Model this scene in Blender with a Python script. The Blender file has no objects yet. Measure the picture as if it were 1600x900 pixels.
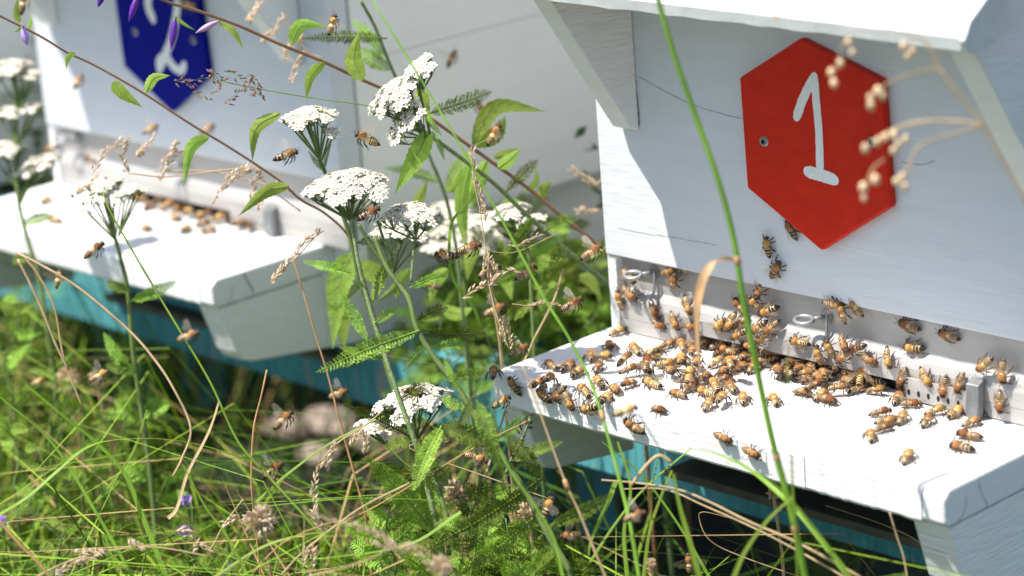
import bpy, math, random
import numpy as np
from mathutils import Vector, Matrix, Quaternion
rnd = random.Random(7)
scene = bpy.context.scene
COL = scene.collection

# ------------------------------------------------------------------ camera
FPX = 4130.0; PP = np.array([800.0, 450.0])
def _n(v): return v/np.linalg.norm(v)
_A = np.stack([-_n(np.array([-4075, -970, FPX])), _n(np.array([4528, -1591, FPX])), -_n(np.array([1135, 13520, FPX]))], 1)
_U, _S, _V = np.linalg.svd(_A)
RM = _U @ _V                                   # world -> camera (x right, y down, z forward)
def ray(px, py): return RM.T @ _n(np.array([px-PP[0], py-PP[1], FPX]))
CAM = -1.45*ray(1475, 770)                     # front right top corner of the near landing board is the origin
def on(px, py, axis, val):                     # where a line of sight meets the plane axis = val
    d = ray(px, py); t = (val-CAM[axis])/d[axis]
    return Vector(CAM + t*d)
def at(px, py, depth):                         # the point at a depth in metres along the camera's axis
    q = np.array([(px-PP[0])/FPX*depth, (py-PP[1])/FPX*depth, depth])
    return Vector(CAM + RM.T @ q)
def proj(p):
    q = RM @ (np.array(p)-CAM); return PP[0]+FPX*q[0]/q[2], PP[1]+FPX*q[1]/q[2], q[2]
TOCAM = Vector(-RM[2])
RIGHT = Vector(RM[0]); UPI = Vector(-RM[1])

cd = bpy.data.cameras.new('camera'); cam = bpy.data.objects.new('camera', cd); COL.objects.link(cam)
mw = Matrix.Identity(4)
for i in range(3):
    mw[i][0] = RM[0][i]; mw[i][1] = -RM[1][i]; mw[i][2] = -RM[2][i]; mw[i][3] = CAM[i]
cam.matrix_world = mw
cd.sensor_width = 36; cd.lens = 36*FPX/1600
cd.clip_start = 0.05; cd.clip_end = 500
cd.dof.use_dof = True; cd.dof.focus_distance = 1.60; cd.dof.aperture_fstop = 5.6
scene.camera = cam

# ------------------------------------------------------------------ light
SUNDIR = Vector((0.62, 1.0, -2.25)).normalized()     # the way the light travels
w = bpy.data.worlds.new('World'); scene.world = w; w.use_nodes = True
nt = w.node_tree; bg = nt.nodes['Background']
sky = nt.nodes.new('ShaderNodeTexSky'); sky.sky_type = 'NISHITA'; sky.sun_disc = False
sky.sun_elevation = math.asin(-SUNDIR.z); sky.sun_rotation = math.atan2(-SUNDIR.x, -SUNDIR.y)
hsv = nt.nodes.new('ShaderNodeHueSaturation'); hsv.inputs['Saturation'].default_value = 0.88
nt.links.new(sky.outputs[0], hsv.inputs['Color']); nt.links.new(hsv.outputs[0], bg.inputs[0]); bg.inputs[1].default_value = 0.118
sl = bpy.data.lights.new('sun', 'SUN'); sl.energy = 5.0; sl.angle = math.radians(0.53); sl.color = (1.0, 0.95, 0.87)
so = bpy.data.objects.new('sun', sl); COL.objects.link(so)
so.rotation_euler = SUNDIR.to_track_quat('-Z', 'Y').to_euler(); so.location = (-2, -4, 8)
scene.view_settings.view_transform = 'Standard'; scene.view_settings.look = 'None'
scene.view_settings.exposure = 0.76; scene.view_settings.gamma = 1
scene.cycles.use_denoising = True
scene.cycles.max_bounces = 8; scene.cycles.transparent_max_bounces = 16

# ------------------------------------------------------------------ materials
def mat(name, col, rough=0.6, metal=0.0, var=0.0, vscale=40, bump=0.0, bscale=200, stretch=(1, 1, 1), trans=0.0,
        rand=0.0, dirt=None, dscale=30, dthr=0.62, spec=0.5, rings=0.0, tcol=None, hue=0.0):
    m = bpy.data.materials.new(name); m.use_nodes = True
    t = m.node_tree; N = t.nodes; L = t.links
    p = N['Principled BSDF']; out = N['Material Output']
    p.inputs['Roughness'].default_value = rough; p.inputs['Metallic'].default_value = metal
    p.inputs['Specular IOR Level'].default_value = spec
    tc = N.new('ShaderNodeTexCoord'); mp = N.new('ShaderNodeMapping'); mp.inputs['Scale'].default_value = stretch
    L.new(tc.outputs['Object'], mp.inputs[0])
    rgb = N.new('ShaderNodeRGB'); rgb.outputs[0].default_value = (*col, 1); cur = rgb.outputs[0]
    if var:
        no = N.new('ShaderNodeTexNoise'); no.inputs['Scale'].default_value = vscale; no.inputs['Detail'].default_value = 5
        L.new(mp.outputs[0], no.inputs[0])
        hs = N.new('ShaderNodeHueSaturation'); mr = N.new('ShaderNodeMapRange')
        mr.inputs[1].default_value = 0.3; mr.inputs[2].default_value = 0.7
        mr.inputs[3].default_value = 1-var; mr.inputs[4].default_value = 1+var
        L.new(no.outputs[0], mr.inputs[0]); L.new(mr.outputs[0], hs.inputs['Value']); L.new(cur, hs.inputs['Color']); cur = hs.outputs[0]
    if rand or hue:
        oi = N.new('ShaderNodeObjectInfo'); hs = N.new('ShaderNodeHueSaturation'); mr = N.new('ShaderNodeMapRange')
        mr.inputs[3].default_value = 1-rand; mr.inputs[4].default_value = 1+rand
        L.new(oi.outputs['Random'], mr.inputs[0]); L.new(mr.outputs[0], hs.inputs['Value'])
        if hue:
            m2 = N.new('ShaderNodeMapRange'); m2.inputs[3].default_value = 0.5-hue; m2.inputs[4].default_value = 0.5+hue
            L.new(oi.outputs['Random'], m2.inputs[0]); L.new(m2.outputs[0], hs.inputs['Hue'])
        L.new(cur, hs.inputs['Color']); cur = hs.outputs[0]
    if dirt:
        no = N.new('ShaderNodeTexNoise'); no.inputs['Scale'].default_value = dscale; no.inputs['Detail'].default_value = 8
        no.inputs['Roughness'].default_value = 0.65
        L.new(mp.outputs[0], no.inputs[0])
        mr = N.new('ShaderNodeMapRange'); mr.inputs[1].default_value = dthr; mr.inputs[2].default_value = dthr+0.06
        mr.inputs[3].default_value = 0; mr.inputs[4].default_value = 0.8
        L.new(no.outputs[0], mr.inputs[0])
        mx = N.new('ShaderNodeMix'); mx.data_type = 'RGBA'; L.new(mr.outputs[0], mx.inputs[0])
        L.new(cur, mx.inputs[6]); mx.inputs[7].default_value = (*dirt, 1); cur = mx.outputs[2]
    L.new(cur, p.inputs['Base Color'])
    if bump:
        no = N.new('ShaderNodeTexNoise'); no.inputs['Scale'].default_value = bscale; no.inputs['Detail'].default_value = 4
        L.new(mp.outputs[0], no.inputs[0]); h = no.outputs[0]
        if rings:
            wv = N.new('ShaderNodeTexWave'); wv.wave_type = 'RINGS'; wv.rings_direction = 'Z'
            wv.inputs['Scale'].default_value = rings; wv.inputs['Distortion'].default_value = 9; wv.inputs['Detail'].default_value = 2
            wv.inputs['Detail Scale'].default_value = 0.6
            m3 = N.new('ShaderNodeMapping'); m3.inputs['Scale'].default_value = (1, 6, 3.5); m3.inputs['Location'].default_value = (0.12, 0, -0.5)
            L.new(tc.outputs['Object'], m3.inputs[0]); L.new(m3.outputs[0], wv.inputs[0])
            ad = N.new('ShaderNodeMath'); ad.operation = 'MULTIPLY_ADD'; ad.inputs[1].default_value = 0.5
            L.new(wv.outputs[1], ad.inputs[0]); L.new(h, ad.inputs[2]); h = ad.outputs[0]
        b = N.new('ShaderNodeBump'); b.inputs['Strength'].default_value = 1.0; b.inputs['Distance'].default_value = bump
        L.new(h, b.inputs['Height']); L.new(b.outputs[0], p.inputs['Normal'])
    if trans:
        tr = N.new('ShaderNodeBsdfTranslucent')
        hs = N.new('ShaderNodeHueSaturation'); hs.inputs['Value'].default_value = 1.7; hs.inputs['Saturation'].default_value = 1.1
        L.new(cur, hs.inputs['Color']); L.new(hs.outputs[0], tr.inputs[0])
        ms = N.new('ShaderNodeMixShader'); ms.inputs[0].default_value = trans
        L.new(p.outputs[0], ms.inputs[1]); L.new(tr.outputs[0], ms.inputs[2]); L.new(ms.outputs[0], out.inputs[0])
    return m

M = {}
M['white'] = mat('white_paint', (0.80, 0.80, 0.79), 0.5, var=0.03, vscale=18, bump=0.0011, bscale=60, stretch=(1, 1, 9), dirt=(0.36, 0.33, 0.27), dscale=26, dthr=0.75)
M['wall'] = mat('white_paint_front_sky_tint', (0.635, 0.655, 0.69), 0.42, var=0.025, vscale=14, bump=0.0003, bscale=55, stretch=(1, 1, 9), rings=26, dirt=(0.40, 0.37, 0.30), dscale=150, dthr=0.745)  # blue of the sky-lit shade on the front mixed into the white
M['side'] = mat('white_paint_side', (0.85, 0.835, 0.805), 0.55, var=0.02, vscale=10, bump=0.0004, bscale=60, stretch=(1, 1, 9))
M['board'] = mat('white_paint_board', (0.76, 0.76, 0.76), 0.45, var=0.02, vscale=20, bump=0.0005, bscale=40, stretch=(1.2, 12, 12), dirt=(0.50, 0.46, 0.38), dscale=45, dthr=0.72)
M['endgrain'] = mat('painted_end_grain', (0.66, 0.66, 0.63), 0.6, var=0.10, vscale=70, bump=0.0012, bscale=90, stretch=(1, 1, 5), dirt=(0.30, 0.26, 0.2), dscale=60, dthr=0.66)
M['underside'] = mat('shade_dark_underside', (0.10, 0.09, 0.07), 0.8, var=0.3)  # darkness under the hive put into the floor board's colour
M['inner'] = mat('olive_paint_with_shade', (0.34, 0.36, 0.21), 0.7, var=0.12, vscale=40, bump=0.0005, bscale=60)  # olive tone with the shade of the left bracket's inner face painted in
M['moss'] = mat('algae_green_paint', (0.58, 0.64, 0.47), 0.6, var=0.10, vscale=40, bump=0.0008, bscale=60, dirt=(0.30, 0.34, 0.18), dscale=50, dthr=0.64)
M['metal_roof'] = mat('painted_tin', (0.74, 0.76, 0.77), 0.32, metal=0.25, var=0.08, vscale=40, bump=0.0008, bscale=50, dirt=(0.34, 0.33, 0.30), dscale=60, dthr=0.70)
M['strip'] = mat('grey_alu_strip', (0.40, 0.385, 0.37), 0.42, metal=0.15, var=0.05, vscale=30, bump=0.0003, bscale=40, stretch=(1, 1, 6), dirt=(0.42, 0.37, 0.28), dscale=90, dthr=0.70)
M['steel'] = mat('zinc_steel', (0.33, 0.34, 0.35), 0.35, metal=0.55, var=0.1, vscale=200)
M['darksteel'] = mat('dull_steel', (0.24, 0.25, 0.26), 0.45, metal=0.7, var=0.2, vscale=200)
M['red'] = mat('red_gloss_paint', (0.58, 0.020, 0.006), 0.5, spec=0.2, var=0.08, vscale=60, bump=0.0006, bscale=70, stretch=(1, 1, 2), dirt=(0.62, 0.16, 0.10), dscale=230, dthr=0.685)
M['blue'] = mat('blue_gloss_paint', (0.005, 0.009, 0.21), 0.6, spec=0.05, var=0.08, vscale=60, bump=0.0004, bscale=70)
M['digit'] = mat('white_brush_paint', (0.80, 0.80, 0.78), 0.45, var=0.06, vscale=300, bump=0.0004, bscale=300)
M['teal'] = mat('turquoise_weathered_paint', (0.085, 0.30, 0.33), 0.75, spec=0.1, var=0.22, vscale=30, bump=0.002, bscale=40, stretch=(6, 1, 1), dirt=(0.42, 0.30, 0.29), dscale=9, dthr=0.57)
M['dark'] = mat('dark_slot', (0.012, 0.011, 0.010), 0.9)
M['crack'] = mat('crack', (0.22, 0.21, 0.20), 0.9)
M['soil'] = mat('dark_soil', (0.014, 0.012, 0.008), 0.95, var=0.4, vscale=18, bump=0.01, bscale=40, dirt=(0.018, 0.045, 0.008), dscale=6, dthr=0.5)
M['stone'] = mat('pinkish_stone', (0.24, 0.19, 0.155), 0.85, var=0.25, vscale=30, bump=0.004, bscale=60, rand=0.15)
M['leaf'] = mat('bellflower_leaf', (0.29, 0.40, 0.075), 0.55, spec=0.25, var=0.22, vscale=90, bump=0.0010, bscale=260, trans=0.5, rand=0.25, hue=0.015)
M['vein'] = mat('leaf_vein', (0.30, 0.40, 0.13), 0.6, spec=0.2, trans=0.3)
M['yleaf'] = mat('yarrow_leaf', (0.19, 0.285, 0.04), 0.6, spec=0.2, var=0.3, vscale=150, trans=0.22, rand=0.6, hue=0.02)
M['stem'] = mat('green_stem', (0.12, 0.17, 0.05), 0.6, spec=0.25, var=0.2, vscale=120, bump=0.0003, bscale=500, rand=0.15)
M['hstem'] = mat('hairy_stem', (0.18, 0.25, 0.10), 0.7, var=0.35, vscale=300, bump=0.0006, bscale=900)
M['rstem'] = mat('red_brown_stem', (0.26, 0.13, 0.065), 0.5, var=0.25, vscale=40, stretch=(1, 1, 1))
M['gblade'] = mat('green_blade', (0.20, 0.32, 0.04), 0.5, spec=0.25, var=0.2, vscale=60, trans=0.3, rand=0.25, hue=0.02)
M['straw'] = mat('straw', (0.50, 0.37, 0.20), 0.6, var=0.25, vscale=90, trans=0.2, rand=0.2)
M['dryleaf'] = mat('dry_leaf', (0.52, 0.31, 0.15), 0.55, var=0.25, vscale=90, trans=0.25)
M['husk'] = mat('pale_husk', (0.62, 0.50, 0.36), 0.6, var=0.2, vscale=400, trans=0.25, rand=0.12)
M['bhusk'] = mat('brown_husk', (0.27, 0.15, 0.10), 0.6, var=0.3, vscale=400, trans=0.2)
M['seed'] = mat('tan_seed', (0.74, 0.57, 0.36), 0.5, var=0.2, vscale=200, rand=0.15, trans=0.15)
M['petal'] = mat('white_petal', (0.74, 0.71, 0.64), 0.6, trans=0.2, var=0.06, vscale=300)
M['disc'] = mat('cream_disc', (0.52, 0.44, 0.27), 0.8)
M['odisc'] = mat('old_brown_disc', (0.50, 0.36, 0.24), 0.8)
M['bract'] = mat('green_bract', (0.25, 0.31, 0.09), 0.6, var=0.2, vscale=300)
M['purple'] = mat('violet_petal', (0.12, 0.02, 0.33), 0.4, var=0.3, vscale=200, trans=0.15)
M['pink'] = mat('pink_petal', (0.52, 0.33, 0.50), 0.5, var=0.2, vscale=200, trans=0.2)
M['lilac'] = mat('lilac_petal', (0.50, 0.36, 0.68), 0.5, var=0.2, vscale=200, trans=0.25)
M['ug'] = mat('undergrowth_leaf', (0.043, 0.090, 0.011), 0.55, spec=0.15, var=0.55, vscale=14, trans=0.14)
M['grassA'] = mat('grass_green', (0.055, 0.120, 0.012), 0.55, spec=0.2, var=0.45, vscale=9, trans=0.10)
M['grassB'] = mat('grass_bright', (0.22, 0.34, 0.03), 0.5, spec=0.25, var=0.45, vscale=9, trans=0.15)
M['grassC'] = mat('grass_straw', (0.36, 0.25, 0.11), 0.6, spec=0.2, var=0.3, vscale=9, trans=0.1)
# bee
M['b_head'] = mat('bee_head', (0.055, 0.035, 0.022), 0.5, var=0.3, vscale=900)
M['b_fur'] = mat('bee_fur', (0.41, 0.21, 0.078), 0.95, spec=0.1, var=0.3, vscale=1200, bump=0.0004, bscale=1800, rand=0.5, hue=0.018)
M['b_gold'] = mat('bee_gold', (0.64, 0.42, 0.19), 0.5, var=0.2, vscale=900, bump=0.0001, bscale=2000, rand=0.3, hue=0.01)
M['b_dark'] = mat('bee_dark', (0.028, 0.016, 0.010), 0.35)
M['b_leg'] = mat('bee_leg', (0.055, 0.028, 0.016), 0.5)
def wing_mat():
    m = bpy.data.materials.new('bee_wing'); m.use_nodes = True
    t = m.node_tree; N = t.nodes; L = t.links; p = N['Principled BSDF']; out = N['Material Output']
    p.inputs['Base Color'].default_value = (0.55, 0.46, 0.36, 1); p.inputs['Roughness'].default_value = 0.22
    tr = N.new('ShaderNodeBsdfTransparent'); tr.inputs[0].default_value = (0.97, 0.93, 0.88, 1)
    no = N.new('ShaderNodeTexVoronoi'); no.feature = 'DISTANCE_TO_EDGE'; no.inputs['Scale'].default_value = 900
    tc = N.new('ShaderNodeTexCoord'); L.new(tc.outputs['Object'], no.inputs[0])
    mr = N.new('ShaderNodeMapRange'); mr.inputs[1].default_value = 0.0; mr.inputs[2].default_value = 0.12
    mr.inputs[3].default_value = 0.78; mr.inputs[4].default_value = 0.95
    L.new(no.outputs[0], mr.inputs[0])
    ms = N.new('ShaderNodeMixShader'); L.new(mr.outputs[0], ms.inputs[0])
    L.new(p.outputs[0], ms.inputs[1]); L.new(tr.outputs[0], ms.inputs[2]); L.new(ms.outputs[0], out.inputs[0])
    return m
M['wing'] = wing_mat()

# ------------------------------------------------------------------ geometry helpers
class Geo:
    def __init__(s): s.v = []; s.f = []; s.m = []
    def add(s, vs, fs, mi=0):
        o = len(s.v); s.v += [tuple(v) for v in vs]; s.f += [tuple(i+o for i in f) for f in fs]; s.m += [mi]*len(fs)
    def box(s, a, b, mi=0):
        (x0, y0, z0), (x1, y1, z1) = a, b
        s.add([(x0, y0, z0), (x1, y0, z0), (x1, y1, z0), (x0, y1, z0), (x0, y0, z1), (x1, y0, z1), (x1, y1, z1), (x0, y1, z1)],
              [(0, 3, 2, 1), (4, 5, 6, 7), (0, 1, 5, 4), (1, 2, 6, 5), (2, 3, 7, 6), (3, 0, 4, 7)], mi)
    def prism_x(s, poly, x0, x1, mi=0):           # poly of (y, z) extruded along x
        n = len(poly)
        vs = [(x0, y, z) for y, z in poly] + [(x1, y, z) for y, z in poly]
        s.add(vs, [tuple(range(n)), tuple(range(2*n-1, n-1, -1))] + [(i, i+n, (i+1) % n+n, (i+1) % n) for i in range(n)], mi)
    def prism_y(s, poly, y0, y1, mi=0):           # poly of (x, z) extruded along y
        n = len(poly)
        vs = [(x, y0, z) for x, z in poly] + [(x, y1, z) for x, z in poly]
        s.add(vs, [tuple(range(n)), tuple(range(2*n-1, n-1, -1))] + [(i, i+n, (i+1) % n+n, (i+1) % n) for i in range(n)], mi)
    def tube(s, pts, rad, sides=6, mi=0, close=True):
        pts = [Vector(p) for p in pts]; n = len(pts)
        if not hasattr(rad, '__len__'): rad = [rad]*n
        vs = []; ref = None
        for i, p in enumerate(pts):
            t = (pts[min(i+1, n-1)]-pts[max(i-1, 0)])
            t = t.normalized() if t.length > 1e-9 else Vector((0, 0, 1))
            if ref is None: ref = t.orthogonal().normalized()
            ref = (ref-t*ref.dot(t)); ref = ref.normalized() if ref.length > 1e-6 else t.orthogonal().normalized()
            b = t.cross(ref)
            for k in range(sides):
                a = 2*math.pi*k/sides; vs.append(p+(ref*math.cos(a)+b*math.sin(a))*rad[i])
        fs = [(i*sides+k, i*sides+(k+1) % sides, (i+1)*sides+(k+1) % sides, (i+1)*sides+k) for i in range(n-1) for k in range(sides)]
        if close: fs += [tuple(range(sides-1, -1, -1)), tuple((n-1)*sides+k for k in range(sides))]
        s.add(vs, fs, mi)
    def ribbon(s, pts, widths, side, mi=0, fold=0.0):      # a blade: side = vector or list of vectors across the blade
        pts = [Vector(p) for p in pts]; n = len(pts); vs = []
        for i, p in enumerate(pts):
            sd = side[i] if isinstance(side, list) else side
            t = (pts[min(i+1, n-1)]-pts[max(i-1, 0)]).normalized()
            sd = (sd-t*sd.dot(t)).normalized(); nn = t.cross(sd)
            wd = widths[i]
            if fold: vs += [p-sd*wd+nn*wd*fold, p, p+sd*wd+nn*wd*fold]
            else: vs += [p-sd*wd, p+sd*wd]
        k = 3 if fold else 2; fs = []
        for i in range(n-1):
            for j in range(k-1): fs.append((i*k+j, i*k+j+1, (i+1)*k+j+1, (i+1)*k+j))
        s.add(vs, fs, mi)
    def mesh(s, name, mats, smooth=False, origin=None):
        me = bpy.data.meshes.new(name); vs = s.v
        if origin is not None: ox, oy, oz = origin; vs = [(x-ox, y-oy, z-oz) for x, y, z in vs]
        me.from_pydata(vs, [], s.f)
        for m_ in (mats if isinstance(mats, (list, tuple)) else [mats]): me.materials.append(m_)
        me.polygons.foreach_set('material_index', s.m)
        if smooth: me.polygons.foreach_set('use_smooth', [True]*len(s.f))
        me.update(); return me

def tag(o, label=None, cat=None, group=None, kind=None):
    if label: o['label'] = label
    if cat: o['category'] = cat
    if group: o['group'] = group
    if kind: o['kind'] = kind
    return o
def empty(name, loc, label=None, cat=None, group=None):
    o = bpy.data.objects.new(name, None); o.empty_display_size = 0.01; COL.objects.link(o); o.location = loc
    return tag(o, label, cat, group)
def obj(name, geo, mats, parent=None, smooth=False, bevel=0, origin=None):
    me = geo.mesh(name, mats, smooth, origin) if isinstance(geo, Geo) else geo
    o = bpy.data.objects.new(name, me); COL.objects.link(o)
    if parent: o.parent = parent
    elif origin is not None: o.location = origin
    if bevel:
        b = o.modifiers.new('bevel', 'BEVEL'); b.width = bevel; b.segments = 2; b.limit_method = 'ANGLE'; b.angle_limit = math.radians(35)
    return o
def copy_tree(o, parent=None):
    kids = list(o.children); c = o.copy(); COL.objects.link(c)
    if parent: c.parent = parent
    for k in kids: copy_tree(k, c)
    return c
def smooth_line(pts, n=5):
    if len(pts) < 3: 
        return [pts[0].lerp(pts[-1], i/n) for i in range(n+1)]
    out = []; P = [pts[0]*2-pts[1]] + list(pts) + [pts[-1]*2-pts[-2]]
    for i in range(1, len(P)-2):
        for k in range(n):
            t = k/n; a, b, c, d = P[i-1], P[i], P[i+1], P[i+2]
            out.append(0.5*((2*b)+(c-a)*t+(2*a-5*b+4*c-d)*t*t+(3*b-a-3*c+d)*t**3))
    out.append(pts[-1]); return out
def line(px, d, n=5):                        # pixels (x, y) at one depth or running between two depths
    d0, d1 = d if hasattr(d, '__len__') else (d, d); k = len(px)-1
    return smooth_line([at(x, y, d0+(d1-d0)*i/max(1, k)) for i, (x, y) in enumerate(px)], n)
GZ = -0.36                                   # ground level
PXM = 1.6/FPX                                # metres per photograph pixel at 1.6 m

# ------------------------------------------------------------------ ground, sky side things
g = Geo(); NX = 70; x0, x1, y0, y1 = -14, 12, -8, 26
for j in range(NX+1):
    for i in range(NX+1):
        x = x0+(x1-x0)*i/NX; y = y0+(y1-y0)*j/NX
        g.v.append((x, y, GZ-0.02+0.02*math.sin(x*3.1+y)*math.cos(y*2.3)))
for j in range(NX):
    for i in range(NX):
        a = j*(NX+1)+i; g.f.append((a, a+1, a+NX+2, a+NX+1)); g.m.append(0)
tag(obj('ground', g, M['soil'], smooth=True), kind='structure')
g = Geo(); g.box((-400, -400, GZ-0.6), (400, 400, GZ-0.4)); tag(obj('far_ground', g, M['soil']), kind='structure')

# ------------------------------------------------------------------ beehives
def stroke(g, pts, wid, y0, th, mi=0, seed=1):            # a brushed paint stroke with wobbly width on the front wall, (x, z) points
    r = random.Random(seed); P = smooth_line([Vector((p[0], 0, p[1])) for p in pts], 7); n = len(P); L = []; R = []
    for i, p in enumerate(P):
        t = (P[min(i+1, n-1)]-P[max(i-1, 0)]).normalized(); s = Vector((-t.z, 0, t.x))
        wd = wid[0]+(wid[1]-wid[0])*i/(n-1); e = 0.82 if i in (0, n-1) else 1
        L.append(p+s*wd*(e+r.uniform(-.05, .05))); R.append(p-s*wd*(e+r.uniform(-.05, .05)))
    k = len(L); vs = [(v.x, y0-th, v.z) for v in L+R]+[(v.x, y0, v.z) for v in L+R]
    fs = []
    for i in range(k-1):
        fs += [(i, i+1, k+i+1, k+i), (i, 2*k+i, 2*k+i+1, i+1), (k+i, k+i+1, 3*k+i+1, 3*k+i)]
    fs += [(0, k, 3*k, 2*k), (k-1, 3*k-1, 4*k-1, 2*k-1)]
    # rounded caps
    g.add(vs, fs, mi)
    for c, rad in ((P[0], wid[0]*.85), (P[-1], wid[1]*.85)):
        g.add([(c.x+rad*math.cos(a*math.pi/6), y0-th*0.93, c.z+rad*math.sin(a*math.pi/6)) for a in range(12)], [tuple(range(12))], mi)

def screw(x, z, y, parent, a=0.3):
    g = Geo(); n = 16
    vs = [(x+0.0034*math.cos(k*2*math.pi/n), y, z+0.0034*math.sin(k*2*math.pi/n)) for k in range(n)]
    vs += [(x+0.0027*math.cos(k*2*math.pi/n), y-0.0011, z+0.0027*math.sin(k*2*math.pi/n)) for k in range(n)]
    g.add(vs, [(k, (k+1) % n, (k+1) % n+n, k+n) for k in range(n)]+[tuple(range(n, 2*n))])
    for q in range(3):                                 # star recess drawn as three dark bars sunk in the head
        b = a+q*math.pi/3; c, s_ = math.cos(b), math.sin(b)
        pts = [(x+c*0.0015*u-s_*0.0005*v, y-0.00125, z+s_*0.0015*u+c*0.0005*v) for u, v in ((-1, -1), (1, -1), (1, 1), (-1, 1))]
        g.add(pts, [(0, 1, 2, 3)], 1)
    obj('screw', g, [M['steel'], M['dark']], parent)

HEX1 = [(-.1713, .2142), (-.2199, .1856), (-.2181, .117), (-.1614, .0859), (-.108, .1207), (-.1115, .1956)]
def hive(dx, dy, which, label, detail=True):
    root = empty('beehive', (dx, dy, 0), label, 'beehive', 'wooden beehives in a row')
    P = lambda name, g, m, par=None, bevel=0.0012, smooth=False: obj(name, g, m, par or root, smooth, bevel)
    WL, WR, WY = -.350, .033, .104
    # front wall with a small lip at its foot
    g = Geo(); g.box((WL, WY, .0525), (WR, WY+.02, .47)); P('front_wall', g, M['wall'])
    # side planks: three boards one above the other on both sides
    for sx, xa in ((1, WR), (-1, WL)):
        zb = [-.0815, .0002, .14, .30, .47]
        for k in range(4):
            xa = (-.0008 if k == 0 else WR) if sx > 0 else WL
            g = Geo(); x_in = xa-sx*.018; off = 0.0006*((k*7) % 3)
            y_0 = .1042 if (k == 0 and sx > 0) else WY+.0215; y_1 = .62
            za0 = zb[k]+.0002; za1 = zb[k+1]-.0002
            lo0 = za0; lo1 = za0
            if k == 0: lo1 = -.135                     # the lowest board runs down a little towards the back
            poly = [(y_0, lo0 if k else -.0807), (y_1, lo1), (y_1, za1), (y_0, za1)]
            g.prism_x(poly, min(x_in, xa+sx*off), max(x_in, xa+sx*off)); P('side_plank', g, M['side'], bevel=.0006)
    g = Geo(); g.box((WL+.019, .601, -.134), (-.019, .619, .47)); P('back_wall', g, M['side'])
    g = Geo(); g.prism_x([(WY+.022, -.10), (.6, -.128), (.6, -.135), (WY+.022, -.106)], WL+.019, -.019); P('floor_board', g, M['underside'])
    g = Geo(); g.box((WL-.02, WY-.015, .4715), (WR+.02, .64, .51)); P('lid', g, M['metal_roof'], bevel=.003)
    # inner dark body so that the entrance reads black
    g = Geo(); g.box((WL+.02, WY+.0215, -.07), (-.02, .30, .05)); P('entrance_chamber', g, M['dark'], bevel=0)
    # entrance strip: upper face set back, a ledge, a lower face; slot at its foot
    xs0, xs1 = -.342, WR-.002
    up = [(.112, .0505), (.112, .0300), (.1085, .0250), (.1065, .0200), (.1065, .0052), (.1115, .0052), (.1125, .0180), (.116, .0300), (.116, .0505)]
    up2 = up[:4]+[(.1065, .0100), (.1115, .0100)]+up[6:]
    g = Geo(); g.prism_x(up2, xs0, xs1); P('entrance_strip', g, M['strip'], bevel=.0004)
    for xa, xb in ((xs0, -.2745), (-.0903, xs1)):
        g = Geo(); g.box((xa, .1066, .0008), (xb, .1116, .0099)); P('strip_foot', g, M['strip'], bevel=.0003)
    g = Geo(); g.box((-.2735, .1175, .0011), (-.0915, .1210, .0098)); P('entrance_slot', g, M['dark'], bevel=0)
    g = Geo(); g.box((WL, .1055, -.0005), (-.3425, .1235, .0520)); P('corner_post', g, M['white'], bevel=.0006)
    # shadow-gap strip under the front wall
    for xa, xb in ((xs0, -.275), (-.0900, xs1)):
        g = Geo(); g.box((xa, .1168, -.02), (xb, .1235, .0518)); P('backing_board', g, M['side'], bevel=0)
    # perforated slide gate at the right of the slot
    g = Geo(); g.box((-.108, .1040, .0012), (-.0602, .1058, .0150)); gate = P('slide_gate', g, M['strip'], bevel=.0003)
    for q in range(6):
        gx = -.104+q*.0072
        g = Geo(); g.add([(gx+.0011*math.cos(a*math.pi/4), .1038, .0062+.0020*math.sin(a*math.pi/4)) for a in range(8)], [tuple(range(8))]); P('slot_hole', g, M['dark'], gate, bevel=0)
    g = Geo(); g.prism_x([(.1035, .0010), (.0985, .0010), (.0995, .0215), (.1060, .0245)], -.0590, -.0500); P('gate_catch', g, M['darksteel'], bevel=.0006)
    # landing board with a rounded nose, end battens
    def board(xa, xb, name, m):
        g = Geo(); pl = [(.0012, -.0213), (.0, -.0195), (.0, -.0015), (.0006, -.0004), (.002, 0), (.1165, 0), (.1165, -.0213)]
        n = 24; vs = []; r = random.Random(int(dx*100)+5)
        for i in range(n+1):
            x = xa+(xb-xa)*i/n; j1 = r.uniform(-.0004, .0004); j2 = r.uniform(-.0003, .0003)
            vs += [(x, y+(j1 if y < .01 else 0), z+(j2 if z < -.01 else 0)) for y, z in pl]
        k = len(pl); fs = [tuple(range(k)), tuple(n*k+q for q in range(k-1, -1, -1))]
        fs += [(i*k+q, (i+1)*k+q, (i+1)*k+(q+1) % k, i*k+(q+1) % k) for i in range(n) for q in range(k)]
        g.add(vs, fs); return obj(name, g, m, root)
    lb = board(-.354, -.098, 'landing_board', M['board'])
    board(-.0976, -.0155, 'board_end_plank', M['board'])
    g = Geo(); g.prism_x([(.003, -.0216), (-.0002, -.0185), (-.0002, -.004), (.0045, .0002), (.1165, .0002), (.1165, -.0216)], -.0154, .0004)
    P('board_end_cap', g, [M['board'], M['endgrain']], bevel=.0016)
    cap = root.children[-1]
    for p in cap.data.polygons:
        if p.normal.x > .9: p.material_index = 1
    # brackets carrying the board
    prof = [(.0045, -.0222), (.0170, -.0600), (.0215, -.0670), (.0300, -.0705), (.1038, -.0806), (.1038, -.0222)]
    for xa, xb in ((-.3535, -.3345), (-.026, -.0006)):
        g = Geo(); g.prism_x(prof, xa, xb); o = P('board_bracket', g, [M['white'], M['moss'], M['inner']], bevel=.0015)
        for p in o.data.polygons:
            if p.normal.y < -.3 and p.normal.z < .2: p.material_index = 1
            if xa < -.3 and p.normal.x > .9: p.material_index = 2
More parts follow.
